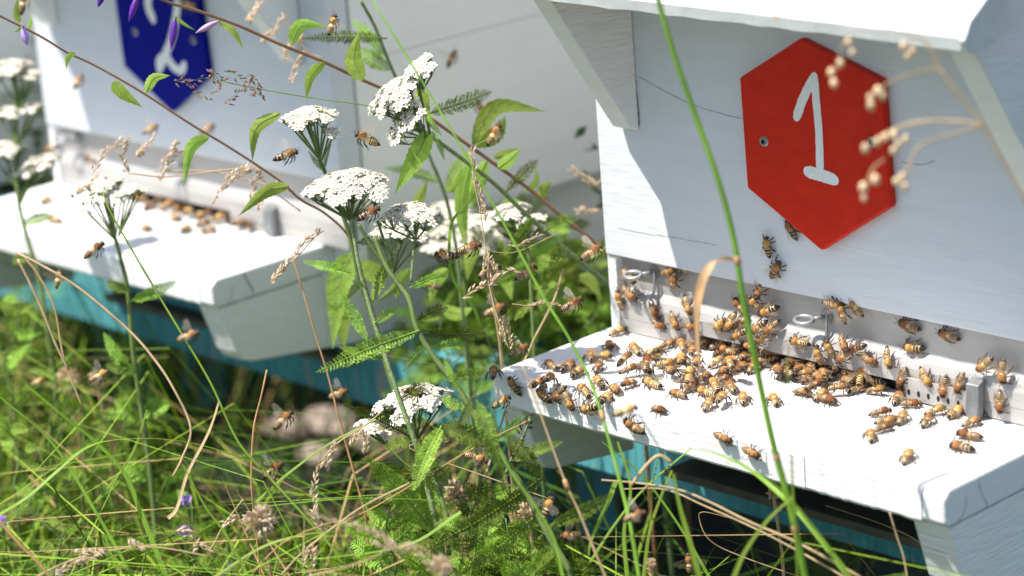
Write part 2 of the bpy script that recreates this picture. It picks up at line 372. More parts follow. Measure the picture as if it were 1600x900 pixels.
    # right side plank joining bracket to body
    # porch roof: slopes up 32 degrees to the back
    sl_ = .63
    xr0, xr1 = -.338, .006
    yf, zf = .0165, .2505
    L_ = .22
    dyv, dzv = .847, .532
    th = .020
    top = [(yf, zf), (yf+dyv*.12, zf+dzv*.12)]
    poly = [(yf-.0005, zf-.003), (yf+.0012, zf+.0005), (yf+.0045, zf+.0028), (WY-.0005, zf+(WY-yf)*dzv/dyv), (WY-.0005, zf+(WY-yf)*dzv/dyv-th/dyv), (yf+th*dzv+.004, zf-th*dyv+.0045), (yf+.004, zf-.0105), (yf+.0005, zf-.0095)]
    g = Geo(); n = 30; k = len(poly); vs = []; r = random.Random(3)
    for i in range(n+1):
        x = xr0+(xr1-xr0)*i/n; j = [r.uniform(-.0005, .0005) for _ in range(3)]
        vs += [(x, y+(j[0] if q in (0, 1, 7) else 0), z+(j[1] if q in (6, 7) else 0)) for q, (y, z) in enumerate(poly)]
    fs = [tuple(range(k)), tuple(n*k+q for q in range(k-1, -1, -1))]
    fs += [(i*k+q, (i+1)*k+q, (i+1)*k+(q+1) % k, i*k+(q+1) % k) for i in range(n) for q in range(k)]
    g.add(vs, fs); rf = obj('porch_roof', g, M['metal_roof'], root, False)
    # folded end hem of the roof
    g = Geo(); hem = [(yf-.002, zf-.004), (yf+.004, zf+.0055), (WY-.001, zf+.0045+(WY-yf)*dzv/dyv), (WY-.001, zf+(WY-yf)*dzv/dyv-th*1.35/dyv), (yf+.034, zf-.0070), (yf+.026, zf-.0095), (yf+.018, zf-.0075), (yf+.010, zf-.0125), (yf+.002, zf-.0115)]
    g.prism_x(hem, xr1+.0002, xr1+.004); P('roof_hem', g, M['metal_roof'], rf, bevel=.001)
    # gussets under the roof
    gp = [(WY-.0005, .1405), (WY-.0085, .1430), (yf+.016, zf-.013), (WY-.0005, zf+(WY-yf)*dzv/dyv-th/dyv-.0006)]
    for xa, xb in ((-.3275, -.3118), (-.0145, .003)):
        g = Geo(); g.prism_x(gp, xa, xb); P('gusset', g, M['white'], bevel=.001)
    # number plate
    g = Geo(); pl = HEX1
    g.prism_y(pl, WY-.0065, WY-.0003); plate = P('number_plate', g, M['red'] if which == 1 else M['blue'], bevel=.0014)
    zz = WY-.0066
    q = lambda x, y: (lambda v: (v.x, v.z))(on(x, y, 1, WY-.0065))
    if which == 1:
        g = Geo(); stroke(g, [q(1245, 183), q(1256, 152), q(1273, 119)], (.0031, .0030), zz, .00022, 0, 1); o = P('numeral_stroke', g, M['digit'], plate, bevel=0)
        g = Geo(); stroke(g, [q(1273, 119), q(1276, 160), q(1280, 205), q(1282, 268)], (.0028, .0028), zz-.0001, .00022, 0, 2); P('numeral_stroke', g, M['digit'], plate, bevel=0)
        g = Geo(); stroke(g, [q(1263, 268), q(1285, 274), q(1305, 281)], (.0040, .0038), zz-.0002, .00022, 0, 3); P('numeral_stroke', g, M['digit'], plate, bevel=0)
        s1, s2 = q(1194, 221), q(1362, 222)
    else:
        g = Geo()
        def q2(x, y):
            v = on(x, y, 1, WY+dy-.0065); return (v.x-dx, v.z)
        stroke(g, [q2(240, 30), q2(232, 8), q2(236, -18), q2(252, -34), q2(272, -26), q2(278, 5), q2(270, 55), q2(256, 92), q2(250, 106)], (.0042, .0038), zz, .0005, 0, 4)
        P('numeral_stroke', g, M['digit'], plate, bevel=0)
        g = Geo(); stroke(g, [q2(250, 108), q2(251, 94), q2(262, 90), q2(272, 104), q2(284, 110), q2(289, 100)], (.0042, .0034), zz-.0002, .0005, 0, 5); P('numeral_stroke', g, M['digit'], plate, bevel=0)
        s1, s2 = q2(211, 50), q2(302, 63)
    screw(s1[0], s1[1], WY-.0066, plate); screw(s2[0], s2[1], WY-.0066, plate, .8)
    # ring eyes and wire hooks on the strip
    for ex, ez in ((-.3215, .0445), (-.179, .0395)):
        e = (-ex)
        hk = Geo(); c = Vector((ex, .098, ez))
        pts = [c+Vector((.0012+.0062*math.cos(a), .0046*math.sin(a), .0010*math.sin(a))) for a in [i*2*math.pi/20 for i in range(21)]]
        hk.tube(pts, .0014, 8, close=False); hk.tube([c+Vector((.005, .0035, 0)), Vector((ex+.008, .112, ez))], .0014, 8)
        o = P('ring_eye', hk, M['steel'], bevel=0, smooth=True)
        g = Geo(); n = 18
        vs = [(ex+.008+.0046*math.cos(a), yy, ez+.0046*math.sin(a)) for yy in (.1118, .1105) for a in [k*2*math.pi/n for k in range(n)]]
        g.add(vs, [(k, (k+1) % n, (k+1) % n+n, k+n) for k in range(n)]+[tuple(range(n, 2*n))]); P('washer', g, M['steel'], o, bevel=0)
        g = Geo(); h = [Vector((ex+.0095, .1095, ez+.002)), Vector((ex+.0105, .1080, ez-.004)), Vector((ex+.0102, .1072, ez-.012)), Vector((ex+.0108, .1030, ez-.0165)), Vector((ex+.0135, .1015, ez-.0185))]
        g.tube(smooth_line(h, 4), .0009, 6); P('wire_hook', g, M['steel'], o, bevel=0, smooth=True)
    r = random.Random(which*9)
    for (pts, wd) in (([(.030, -.0008), (.0315, -.008), (.036, -.015), (.037, -.0212)], .0003 if which == 1 else .0007), ([(.012, -.0205), (.017, -.0150), (.0175, -.008)], .0003), ([(.002, -.0209), (.03, -.0211), (.06, -.0209), (.10, -.0212)], .00035)):
        P_ = smooth_line([Vector((.0010, y+r.uniform(-.001, .001), z)) for y, z in pts], 6); g = Geo()
        g.ribbon([p+Vector((0, r.uniform(-1, 1), r.uniform(-1, 1)))*.00025 for p in P_], [wd*r.uniform(.3, 1.1) for _ in P_], Vector((0, 1, .6)).normalized() if wd > .00036 else Vector((0, 0, 1))); P('wood_crack', g, M['crack'], cap, bevel=0)
    if which == 1:
        def crackline(pts, wd, seed, axis=1, val=WY-.0002):
            r = random.Random(seed); g = Geo(); P_ = smooth_line([on(x, y, axis, val) for x, y in pts], 8)
            P_ = [p+Vector((r.uniform(-1, 1), 0, r.uniform(-1, 1)))*.0003 for p in P_]
            ws = [wd*r.uniform(.3, 1.2) for _ in P_]; ws[0] = ws[-1] = .00003
            g.ribbon(P_, ws, Vector((0, 0, 1)) if axis == 1 else Vector((0, 1, 0))); 
            return g
        P('wood_crack', crackline([(995, 118), (1030, 138), (1070, 158), (1110, 173), (1165, 187)], .00022, 1), M['crack'], bevel=0)
        P('wood_crack', crackline([(960, 355), (1010, 365), (1045, 370), (1085, 377), (1120, 383)], .00018, 2), M['crack'], bevel=0)
        P('wood_crack', crackline([(1408, 253), (1440, 257), (1462, 251)], .0002, 3), M['crack'], bevel=0)
        P('wood_crack', crackline([(1258, 712), (1300, 703), (1340, 696)], .00045, 4, 2, .0003), M['crack'], bevel=0)
        # broken paint lip at the gusset foot
        P('wood_crack', crackline([(993, 122), (995, 150), (998, 175), (999, 196)], .0006, 7), M['crack'], bevel=0)
    return root
h1 = hive(0, 0, 1, 'white wooden beehive with the red hexagonal plate numbered 1')
h2 = hive(-.678, .026, 2, 'white wooden beehive with the blue hexagonal plate numbered 2')
h3 = hive(-1.42, .05, 3, 'farthest white beehive, only its shaded side showing behind the bellflowers')

# ------------------------------------------------------------------ turquoise stand: long beams on short posts
st = empty('hive_stand', (-.6, .2, GZ), 'weathered turquoise timber stand running under the beehives', 'stand')
def bp(name, a, b, m=M['teal'], bevel=.002):
    g = Geo(); g.box(a, b); return obj(name, g, m, st, False, bevel, origin=st.location)
bp('front_beam', (-2.2, .172, -.142), (.35, .205, -.0835))
bp('back_beam', (-2.2, .52, -.235), (.35, .56, -.147))
for x in (-1.95, -1.38, -.80, -.06):
    bp('stand_leg', (x-.03, .40, GZ-.02), (x+.03, .44, -.10)); bp('stand_leg', (x-.03, .465, GZ-.02), (x+.03, .519, -.16))
    bp('cross_tie', (x-.02, .2055, -.135), (x+.02, .399, -.105))

# ------------------------------------------------------------------ stones
def stone(px, py, w_, h_, label, seed):
    r = random.Random(seed); c = on(px, py, 2, GZ+.02); g = Geo(); n, k = 10, 6
    amp = [[r.uniform(.78, 1.15) for _ in range(n)] for _ in range(k+1)]
    vs = []
    for j in range(k+1):
        th = math.pi*j/k
        for i in range(n):
            a = 2*math.pi*i/n; q = amp[j][i]
            vs.append((c.x+w_*math.sin(th)*math.cos(a)*q, c.y+w_*.7*math.sin(th)*math.sin(a)*q, c.z+h_*math.cos(th)*(0.8+.2*q)))
    fs = [(j*n+i, j*n+(i+1) % n, (j+1)*n+(i+1) % n, (j+1)*n+i) for j in range(k) for i in range(n)]
    g.add(vs, fs); o = obj('stone', g, M['stone'], None, False, .008, origin=c); tag(o, label, 'stone', 'stones on the ground between the hives')
stone(450, 668, .032, .014, 'flat pinkish stone left of the dark gap between the hives', 1)
stone(520, 660, .040, .014, 'broad sunlit flat stone behind the low yarrow head', 2)
stone(585, 685, .036, .014, 'flat stone half hidden behind the drooping pale grass spike', 3)
stone(500, 712, .028, .012, 'small grey stone below the broad flat stone', 4)

# ------------------------------------------------------------------ bees
def bee_body(curl, dark=False, wide=1.0):
    g = Geo(); S = 14
    R = [(6.5, .15, .2, -.5), (6.25, .9, 1.0, -.45), (5.7, 1.55, 1.45, -.2), (5.1, 1.7, 1.5, -.05), (4.7, 1.2, 1.1, .05), (4.45, .7, .7, .1),
         (4.2, 1.35, 1.25, .15), (3.6, 1.95, 1.85, .3), (2.7, 2.08, 2.0, .42), (1.8, 2.05, 1.98, .38), (1.0, 1.85, 1.75, .25), (.5, 1.4, 1.3, .1), (.25, .95, .9, 0)]
    mats_ = [0, 0, 0, 0, 0, 1, 1, 1, 1, 1, 1, 2]
    ab = [(.0, 1.1), (-.35, 1.6), (-.9, 1.9), (-1.3, 2.05), (-1.55, 2.1), (-2.2, 2.18), (-2.5, 2.2), (-3.1, 2.15), (-3.4, 2.12), (-3.95, 2.0), (-4.25, 1.92), (-4.8, 1.68), (-5.1, 1.5), (-5.7, 1.12), (-6.2, .75), (-6.8, .15)]
    am = [2, 2, 2, 2, 3, 2, 3, 2, 3, 2, 3, 2, 3, 3, 3] if not dark else [3, 2, 3, 3, 3, 2, 3, 3, 3, 2, 3, 3, 3, 3, 3]
    ring = []
    for x, ry, rz, z in R: ring.append((x, ry, rz, 3.3+z, 0.0))
    for x, rr in ab: 
        x *= 1.12; u = -x/7.6; ring.append((x*(1-.14*curl*u), rr*.93*wide, rr*.86*wide, 3.2-.1-curl*2.2*u*u-.2*u, curl*u*.5))
    mm = mats_ + [2] + am
    vs = []
    for (x, ry, rz, z, tl) in ring:
        for k in range(S):
            a = 2*math.pi*k/S; yy = ry*math.cos(a); zq = rz*math.sin(a)
            vs.append(((x+zq*math.sin(tl)*.7)*.001, yy*.001, (z+zq)*.001))
    for i in range(len(ring)-1):
        g.add([], [])
    g.v = [tuple(v) for v in vs]
    for i in range(len(ring)-1):
        for k in range(S):
            g.f.append((i*S+k, (i+1)*S+k, (i+1)*S+(k+1) % S, i*S+(k+1) % S)); g.m.append(mm[i])
    g.f += [tuple(range(S)), tuple((len(ring)-1)*S+k for k in range(S-1, -1, -1))]; g.m += [0, 3]
    return g
def bee_fur(seed):
    r = random.Random(seed); g = Geo()
    for _ in range(420):
        a = r.uniform(-.5, math.pi+.5); x = r.uniform(.5, 4.3)
        R_ = 1.98*math.sqrt(max(.05, 1-((x-2.3)/2.4)**2)); 
        if _ % 5 == 0: x = r.uniform(4.5, 6.0); R_ = 1.45
        if _ % 6 == 1: x = r.uniform(-1.2, .2); R_ = 1.75
        c = Vector((x, R_*math.cos(a), 3.65+R_*math.sin(a))); n = Vector((r.uniform(-.4, .4), math.cos(a), math.sin(a))).normalized()
        l = r.uniform(.35, .8); s = n.orthogonal().normalized()*.075; t = c+n*l+Vector((-.2, 0, 0))
        g.add([(c-s)*.001, (c+s)*.001, t*.001], [(0, 1, 2)])
    return g
def wing_geo(root, ang, lift, L, W, side, roll=0.15):
    g = Geo(); n = 9; d = Vector((-math.cos(ang), side*math.sin(ang), lift)).normalized()
    s = Vector((math.sin(ang), side*math.cos(ang)*1, 0)).normalized()
    s = (s-d*s.dot(d)).normalized(); s = (s+Vector((0, 0, roll))).normalized()
    prof = [(.0, .06), (.12, .30), (.3, .62), (.5, .85), (.68, 1.0), (.82, .98), (.92, .78), (.98, .45), (1.0, .1)]
    vs = []
    for u, wv in prof:
        c = root+d*L*u; vs += [c+s*W*.28*wv, c-s*W*.72*wv]
    g.add([tuple(v*.001) for v in vs], [(2*i, 2*i+1, 2*i+3, 2*i+2) for i in range(len(prof)-1)]); return g
def leg_geo(att, knee, ank, toe, fat=.36):
    g = Geo(); P = [Vector(p)*.001 for p in (att, knee, ank, toe)]
    g.tube([P[0], P[0].lerp(P[1], .5), P[1], P[1].lerp(P[2], .6), P[2], P[3]], [.00028, .00036, .00028, fat*.0012, .00026, .00014], 5); return g
BEE_MESH = {}
def make_bee(kind, curl, dark, wings, full=True, wide=1.0, seed=1):
    root = empty('honey_bee', (0, 0, -50))
    def ch(name, g, m, sm=True): return obj(name, g, m, root, sm)
    ch('body', bee_body(curl, dark, wide), [M['b_head'], M['b_fur'], M['b_gold'], M['b_dark']])
    if full:
        f = ch('fur', bee_fur(seed), M['b_fur'], False)
        for s in (-1, 1):
            g = Geo(); c = Vector((5.35, 1.25*s, 3.25)); vs = []; fs = []
            for j in range(5):
                th = math.pi*j/4
                for i in range(7):
                    a = 2*math.pi*i/7; vs.append((c+Vector((.55*math.sin(th)*math.cos(a), .5*math.sin(th)*math.sin(a)*1.0, 1.0*math.cos(th))))*.001)
            fs = [(j*7+i, j*7+(i+1) % 7, (j+1)*7+(i+1) % 7, (j+1)*7+i) for j in range(4) for i in range(7)]
            g.add(vs, fs); ch('eye', g, M['b_dark'])
            g = Geo(); g.tube([Vector(p)*.001 for p in ((6.2, .4*s, 3.5), (6.9, .9*s, 4.6), (8.6, 1.7*s, 4.1))], [.00014, .00013, .0001], 4); ch('antenna', g, M['b_leg'])
    for s in (-1, 1):
        r1 = Vector((2.8, 1.4*s, 5.0)); r2 = Vector((1.7, 1.3*s, 4.8))
        if wings == 'fold': A = (.36, -.10, 8.8, 2.7), (.50, -.16, 6.2, 2.0)
        elif wings == 'half': A = (.55, .05, 9.2, 3.2), (.72, -.05, 6.6, 2.3)
        else: A = (1.35, .25, 9.4, 3.3), (1.05, .12, 6.6, 2.4)
        ch('forewing', wing_geo(r1, A[0][0], A[0][1], A[0][2], A[0][3], s), M['wing'], False)
        ch('hindwing', wing_geo(r2, A[1][0], A[1][1], A[1][2], A[1][3], s), M['wing'], False)
        if wings == 'fly':
            LG = [((3.6, .9*s, 2.2), (4.3, 1.9*s, 1.2), (3.3, 1.9*s, -.2), (2.6, 1.8*s, -.9)), ((2.6, 1.0*s, 2.0), (2.4, 2.4*s, .9), (1.0, 2.3*s, -.6), (.2, 2.2*s, -1.2)), ((1.5, .9*s, 2.0), (.2, 2.0*s, .9), (-1.6, 1.9*s, -.6), (-2.8, 1.8*s, -1.6))]
        else:
            j = .6 if s > 0 else -.5
            LG = [((3.6, .9*s, 2.2), (4.8+j, 2.3*s, 2.9), (5.6+j, 3.2*s, .8), (6.2+j, 3.5*s, .05)), ((2.6, 1.0*s, 2.0), (2.4-j, 3.2*s, 3.1), (2.2-j, 4.3*s, .9), (2.0-j, 4.9*s, .05)), ((1.5, .9*s, 2.0), (-.4+j, 2.9*s, 3.4), (-2.6+j, 3.7*s, 1.2), (-3.6+j, 4.3*s, .05))]
        for q, pts in enumerate(LG): ch('leg', leg_geo(*pts, fat=.48 if q == 2 else .30), M['b_leg'])
    return root
PROTO = {}
specs = {'h': (.5, True, 'half'), 'i': (.1, False, 'fold'), 'a': (0.25, False, 'fold'), 'b': (0.6, False, 'fold'), 'c': (0.0, False, 'half'), 'd': (0.35, True, 'fold'), 'e': (0.9, False, 'half'), 'f': (0.3, False, 'fly'), 'g': (0.2, True, 'fly')}
for i, (k, (c_, dk, wg)) in enumerate(specs.items()): PROTO[k] = make_bee(k, c_, dk, wg, seed=i+1, wide=1.0+.07*((i*5) % 3-1))
PROTO['n'] = make_bee('n', .2, True, 'fold', wide=1.18, seed=20)           # stout drone
PROTO['s'] = make_bee('s', .3, False, 'fold', full=False)                  # far, blurred bees
PROTO['t'] = make_bee('t', .3, False, 'fly', full=False)
def place_bee(kind, pos, fwd, up, scale):
    b = copy_tree(PROTO[kind]); fwd = fwd.normalized(); up = (up-fwd*up.dot(fwd)).normalized(); y = up.cross(fwd)
    m = Matrix((fwd, y, up)).transposed()
    b.rotation_mode = 'QUATERNION'; b.rotation_quaternion = m.to_quaternion(); b.location = pos; b.scale = (scale,)*3
    return b
ORD = ['first', 'second', 'third', 'fourth', 'fifth', 'sixth', 'seventh', 'eighth', 'ninth', 'tenth', 'eleventh', 'twelfth', 'thirteenth', 'fourteenth', 'fifteenth', 'sixteenth', 'seventeenth', 'eighteenth', 'nineteenth', 'twentieth']
CNT = ['no', 'one', 'two', 'three', 'four', 'five', 'six', 'seven', 'eight', 'nine', 'ten', 'eleven', 'twelve', 'thirteen', 'fourteen', 'fifteen', 'sixteen', 'seventeen', 'eighteen', 'nineteen', 'twenty']
ZONES = {}
SURF = {'b': (2, .0, Vector((0, 0, 1))), 'w': (1, .104, Vector((0, -1, 0))), 's': (1, .107, Vector((0, -1, 0))), 'u': (1, .112, Vector((0, -1, 0))), 'f': (1, .0, Vector((0, -1, 0)))}
def walk(zone, surf, rows):
    ax, val, nrm = SURF[surf]
    for r_ in rows:
        tx, ty, hx, hy = r_[:4]; kind = r_[4] if len(r_) > 4 else rnd.choice('aaabbcdeehiii'); hgt = r_[5] if len(r_) > 5 else 0.0
        off = .0033+hgt; pv = val+off*(nrm[ax])
        T = on(tx, ty, ax, pv); H = on(hx, hy, ax, pv); d = H-T; L = d.length
        s = min(1.24, max(1.08, L/.0128))
        if kind == 'n': s = 1.3
        c = (T+H)/2; f = d.normalized()
        pos = c-f*(-.0001)-nrm*.0033*s
        tilt = rnd.uniform(-.10, .12) if hgt == 0 else rnd.uniform(-.3, .45)
        yawj = rnd.uniform(-.06, .06)
        side = nrm.cross(f); f2 = (f+nrm*tilt+side*yawj).normalized()
        if tilt > 0: pos = pos+nrm*.006*tilt
        nr = (nrm+side*rnd.uniform(-.22, .22)).normalized()
        # rear tip is longer than the nose: centre the body on the two points
        b = place_bee(kind, pos, f2, nr, s)
        ZONES.setdefault(zone, []).append((b, (tx+hx)/2))
# zones: left end of the board
walk('bees on the left corner of the near landing board', 'b', [(769, 594, 774, 568, 'e'), (827, 604, 848, 592, 'd'), (843, 607, 868, 573, 'a', .004), (872, 579, 897, 563, 'd'), (868, 575, 853, 566, 'a'), (891, 588, 915, 574, 'd')])
walk('bees hanging on the near board front edge, left corner', 'f', [(812, 618, 796, 588, 'd'), (859, 629, 840, 611, 'd'), (882, 603, 866, 627, 'b'), (880, 614, 897, 640, 'a'), (938, 634, 904, 641, 'd')])
walk('bees around the slender green stem over the near board', 'b', [(924, 572, 920, 540, 'b'), (922, 617, 903, 604, 'e'), (948, 530, 958, 546, 'a'), (937, 552, 954, 558, 'b'), (930, 578, 941, 567, 'e'), (946, 604, 930, 589, 'a'), (951, 599, 967, 614, 'b'), (934, 629, 953, 614, 'd')])
walk('bees in the loose knot left of the curled dry leaf', 'b', [(1000, 552, 985, 538, 'b'), (968, 568, 988, 560, 'a', .002), (971, 579, 998, 575, 'b', .002), (1003, 582, 1019, 558, 'a', .006), (994, 593, 972, 602, 'b'), (1037, 604, 1002, 592, 'c'), (951, 521, 978, 513, 'b')])
walk('lone x of the near board', 'b', [(1018, 634, 1039, 641, 'e'), (1162, 632, 1162, 612, 'b'), (1217, 635, 1202, 613, 'e')])
walk('bees crossing the front edge of the near board', 'f', [(1004, 677, 976, 655, 'a'), (1118, 679, 1141, 691, 'c'), (1163, 702, 1187, 711, 'c')])
walk('bees on the grey strip around the left wire hook', 's', [(972, 424, 989, 442, 'a'), (969, 447, 994, 468, 'b'), (970, 483, 965, 455, 'a'), (1013, 467, 1028, 497, 'b'), (1019, 503, 1036, 513, 'a'), (1045, 488, 1061, 516, 'b'), (1066, 463, 1080, 493, 'b'), (1069, 508, 1089, 514, 'b')])
walk('bees clustered under the front wall above the dry leaf', 'u', [(1031, 428, 1059, 418, 'c', .002), (1050, 453, 1056, 425, 'b', .004), (1071, 428, 1067, 401, 'b', .002)])
walk('bees in the row behind the curled dry leaf', 'b', [(1029, 541, 1054, 532, 'b'), (1049, 530, 1074, 523, 'a'), (1069, 547, 1058, 532, 'b'), (1075, 546, 1086, 527, 'a'), (1077, 559, 1089, 537, 'b', .002), (1103, 526, 1102, 543, 'b'), (1107, 541, 1136, 536, 'b')])
walk('bees in the middle rows left of the tall green stalk', 'b', [(1023, 569, 1058, 565, 'c'), (1060, 553, 1071, 566, 'a'), (1060, 593, 1089, 572, 'd'), (1107, 570, 1134, 562, 'b'), (1133, 547, 1121, 553, 'a'), (1134, 555, 1149, 571, 'a'), (1151, 563, 1164, 577, 'a'), (1168, 579, 1186, 569, 'e')])
walk('bees in the front knot left of the tall green stalk', 'b', [(1083, 593, 1113, 592, 'a'), (1064, 611, 1087, 594, 'b'), (1069, 617, 1051, 613, 'b'), (1118, 616, 1087, 609, 'c'), (1117, 596, 1146, 589, 'b'), (1149, 613, 1133, 596, 'a'), (1117, 634, 1136, 608, 'b', .003), (1099, 638, 1114, 626, 'b')])
walk('dark bees climbing the white front wall beneath the red plate', 'w', [(1199, 402, 1197, 370, 'd'), (1241, 371, 1232, 346, 'd'), (1202, 435, 1218, 407, 'd')])
walk('bees in the hanging bunch beside the tall green stalk', 'u', [(1191, 437, 1185, 468, 'b', .003), (1188, 484, 1176, 458, 'b', .006), (1214, 482, 1189, 491, 'd', .003), (1163, 486, 1150, 472, 'a', .001), (1214, 501, 1196, 522, 'b', .005), (1165, 500, 1148, 511, 'a', .002)])
walk('bees low on the strip left of the bunch', 's', [(1107, 518, 1137, 494, 'b'), (1147, 492, 1142, 517, 'a', .002), (1167, 514, 1146, 527, 'd', .003), (1195, 504, 1180, 520, 'd', .002), (1198, 521, 1183, 534, 'a', .003)])
walk('bees packed before the slot right of the tall stalk', 'b', [(1146, 535, 1169, 549, 'd'), (1208, 556, 1190, 534, 'b', .004), (1216, 562, 1211, 538, 'c', .003), (1190, 567, 1212, 561, 'a'), (1213, 588, 1244, 579, 'b'), (1241, 577, 1236, 554, 'b', .003), (1253, 557, 1237, 544, 'a', .004), (1268, 560, 1244, 569, 'd')])
walk('bees standing on the strip at the centre of the entrance', 's', [(1263, 541, 1234, 531, 'b'), (1281, 569, 1277, 540, 'a', .002), (1302, 557, 1296, 528, 'a', .002), (1314, 528, 1328, 546, 'b', .003), (1326, 547, 1311, 566, 'a', .003), (1347, 541, 1330, 546, 'd'), (1344, 556, 1369, 569, 'b'), (1385, 546, 1392, 573, 'b')])
walk('bees in the upper part of the dense central heap', 'b', [(1258, 583, 1276, 569, 'd', .002), (1289, 594, 1283, 572, 'b', .004), (1306, 577, 1289, 560, 'a', .004), (1313, 584, 1297, 564, 'c', .002), (1336, 564, 1317, 578, 'a', .004), (1334, 602, 1321, 585, 'c', .003)])
walk('bees in the lower part of the dense central heap', 'b', [(1249, 601, 1271, 585, 'a', .002), (1261, 604, 1288, 598, 'a', .004), (1239, 609, 1267, 614, 'b'), (1294, 605, 1323, 603, 'b', .003), (1272, 622, 1293, 611, 'b'), (1277, 617, 1309, 628, 'c'), (1327, 609, 1350, 602, 'b'), (1352, 608, 1384, 613, 'b')])
walk('drone', 'b', [(1398, 602, 1338, 589, 'n', .002)])
walk('bees on the grey strip above the perforated gate', 's', [(1413, 577, 1408, 606, 'b'), (1436, 576, 1453, 604, 'b'), (1475, 586, 1471, 621, 'b'), (1504, 586, 1496, 614, 'b')])
walk('bees on the strip right beside the gate catch', 's', [(1551, 560, 1526, 579, 'a'), (1567, 561, 1564, 600, 'b'), (1558, 612, 1564, 646, 'b')])
walk('bees under the wall lip right of the middle ring', 'u', [(1438, 518, 1403, 502, 'b'), (1443, 544, 1411, 540, 'd'), (1498, 531, 1466, 519, 'b')])
walk('bees crowding over the middle wire ring', 'u', [(1348, 496, 1326, 468, 'b', .004), (1289, 472, 1312, 476, 'c', .006), (1318, 504, 1313, 477, 'b', .006)])
walk('bees in the back row below the perforated gate', 'b', [(1392, 633, 1411, 609, 'b'), (1404, 629, 1439, 628, 'b'), (1444, 643, 1478, 638, 'b'), (1478, 649, 1504, 636, 'a'), (1523, 628, 1499, 632, 'd'), (1512, 643, 1546, 643, 'b')])
walk('bees in the front row below the perforated gate', 'b', [(1357, 644, 1394, 642, 'b'), (1403, 659, 1416, 646, 'e'), (1371, 658, 1397, 654, 'a'), (1368, 671, 1391, 664, 'b'), (1361, 687, 1356, 673, 'e'), (1440, 663, 1458, 651, 'e'), (1507, 661, 1527, 655, 'b')])
walk('bees nearest the right end of the near board', 'b', [(1535, 682, 1493, 676, 'c'), (1526, 701, 1483, 692, 'd'), (1412, 721, 1426, 704, 'e')])
walk('bees on the landing board below the blue plate', 'b', [(222, 348, 236, 360, 's'), (283, 363, 297, 350, 's'), (305, 351, 323, 345, 's'), (312, 361, 338, 357, 's'), (264, 330, 284, 346, 's'), (306, 326, 283, 321, 's'), (291, 305, 274, 314, 's'), (238, 313, 212, 305, 's'), (249, 296, 252, 313, 's'), (255, 322, 268, 310, 's'), (98, 344, 72, 341, 's'), (344, 329, 367, 315, 's'), (60, 318, 83, 306, 's')])
rb = random.Random(99)
def pile(zone, surf, n, x0, y0, x1, y1, sp, h0, h1, kinds):
    rows = []
    for i in range(n):
        t = (i+.5)/n; x = x0+(x1-x0)*t+rb.uniform(-4, 4); y = y0+(y1-y0)*t+rb.uniform(-sp, sp); a = rb.uniform(0, 6.28)
        rows.append((x-14*math.cos(a), y-9*math.sin(a), x+14*math.cos(a), y+9*math.sin(a), rb.choice(kinds), rb.uniform(h0, h1)))
    walk(zone, surf, rows)
pile('bees piled on others along the dark entrance slot', 'b', 20, 1120, 540, 1350, 597, 13, .002, .006, 'abcehi')
pile('bees half inside the entrance slot behind the heap', 'b', 14, 1125, 526, 1400, 592, 3, 0, .002, 'abdi')
pile('bees pushing between others left of the tall stalk', 'b', 12, 1000, 570, 1160, 590, 22, 0, .003, 'abehi')
pile('bees crowding at the slot below the blue plate', 'b', 12, 215, 313, 390, 352, 6, 0, .003, 's')
for zone, lst in ZONES.items():
    lst.sort(key=lambda q: q[1]); n = len(lst)
    for i, (b, _) in enumerate(lst):
        if zone == 'drone': tag(b, 'large dark drone with shiny wings lying along the central heap of bees', 'bee'); continue
        tag(b, f'{ORD[i]} from left of {CNT[n]} {zone}', 'bee', zone)
def fly(tx, ty, hx, hy, d, label, kind='f', roll=0.0, up=None, toward=0.0):
    T = at(tx, ty, d); H = at(hx, hy, d); f = (H-T).normalized()+TOCAM*toward; c = (T+H)/2
    u = (up or Vector((0, 0, 1)))*1.0+TOCAM*.35+RIGHT*roll
    L = (H-T).length; s = min(1.25, max(1.0, L/.0125))
    f = f.normalized(); u = (u-f*u.dot(f)).normalized()
    b = place_bee(kind, c-u*.0035*s, f, u, s); tag(b, label, 'bee', 'bees in flight around the hives')
fly(428, 247, 465, 236, 1.66, 'sharp dark bee flying beneath the small upper yarrow head', 'g')
fly(514, 50, 523, 26, 1.60, 'bee with spread wings flying above the bellflower leaves near the top edge', 'f', up=Vector((.3, -.8, .5)))
fly(593, 223, 555, 208, 1.62, 'golden bee flying left under the tilted yarrow head')
fly(698, 104, 712, 79, 1.95, 'blurred golden bee before the grey hive side at the top')
fly(760, 226, 782, 193, 1.72, 'bee climbing in the air beside the big curved bellflower leaf')
fly(762, 182, 744, 160, 1.85, 'blurred dark bee before the big curved bellflower leaf', 'g')
fly(426, 669, 458, 641, 1.66, 'bee flying over the flat stones, upper of two', 'f')
fly(409, 746, 443, 722, 1.64, 'bee flying below the flat stones over dark grass', 'g')
fly(513, 619, 544, 609, 1.74, 'bee with raised wings flying left of the low yarrow head', 'f')
fly(276, 530, 311, 518, 1.42, 'very blurred bee under the corner of the far landing board', 't')
fly(130, 401, 163, 377, 1.72, 'brown bee hovering left of the green yarrow stem', 't')
fly(115, 137, 128, 117, 2.0, 'blurred bee before the sunlit strip of the far hive wall', 't')
fly(223, 207, 247, 195, 2.0, 'blurred bee left of the tip of the blue plate, lower', 't')
fly(312, 208, 335, 194, 2.0, 'blurred bee touching the brown bellflower stem right of the blue plate', 't')
fly(92, 227, 68, 236, 2.05, 'blurred orange bee at the left end of the far entrance strip', 't')
fly(152, 253, 131, 245, 2.1, 'blurred bee on the far entrance strip above the green yarrow', 't')
fly(716, 399, 679, 396, 1.62, 'brown bee against the blurred white yarrow, left of a pair', 'g')
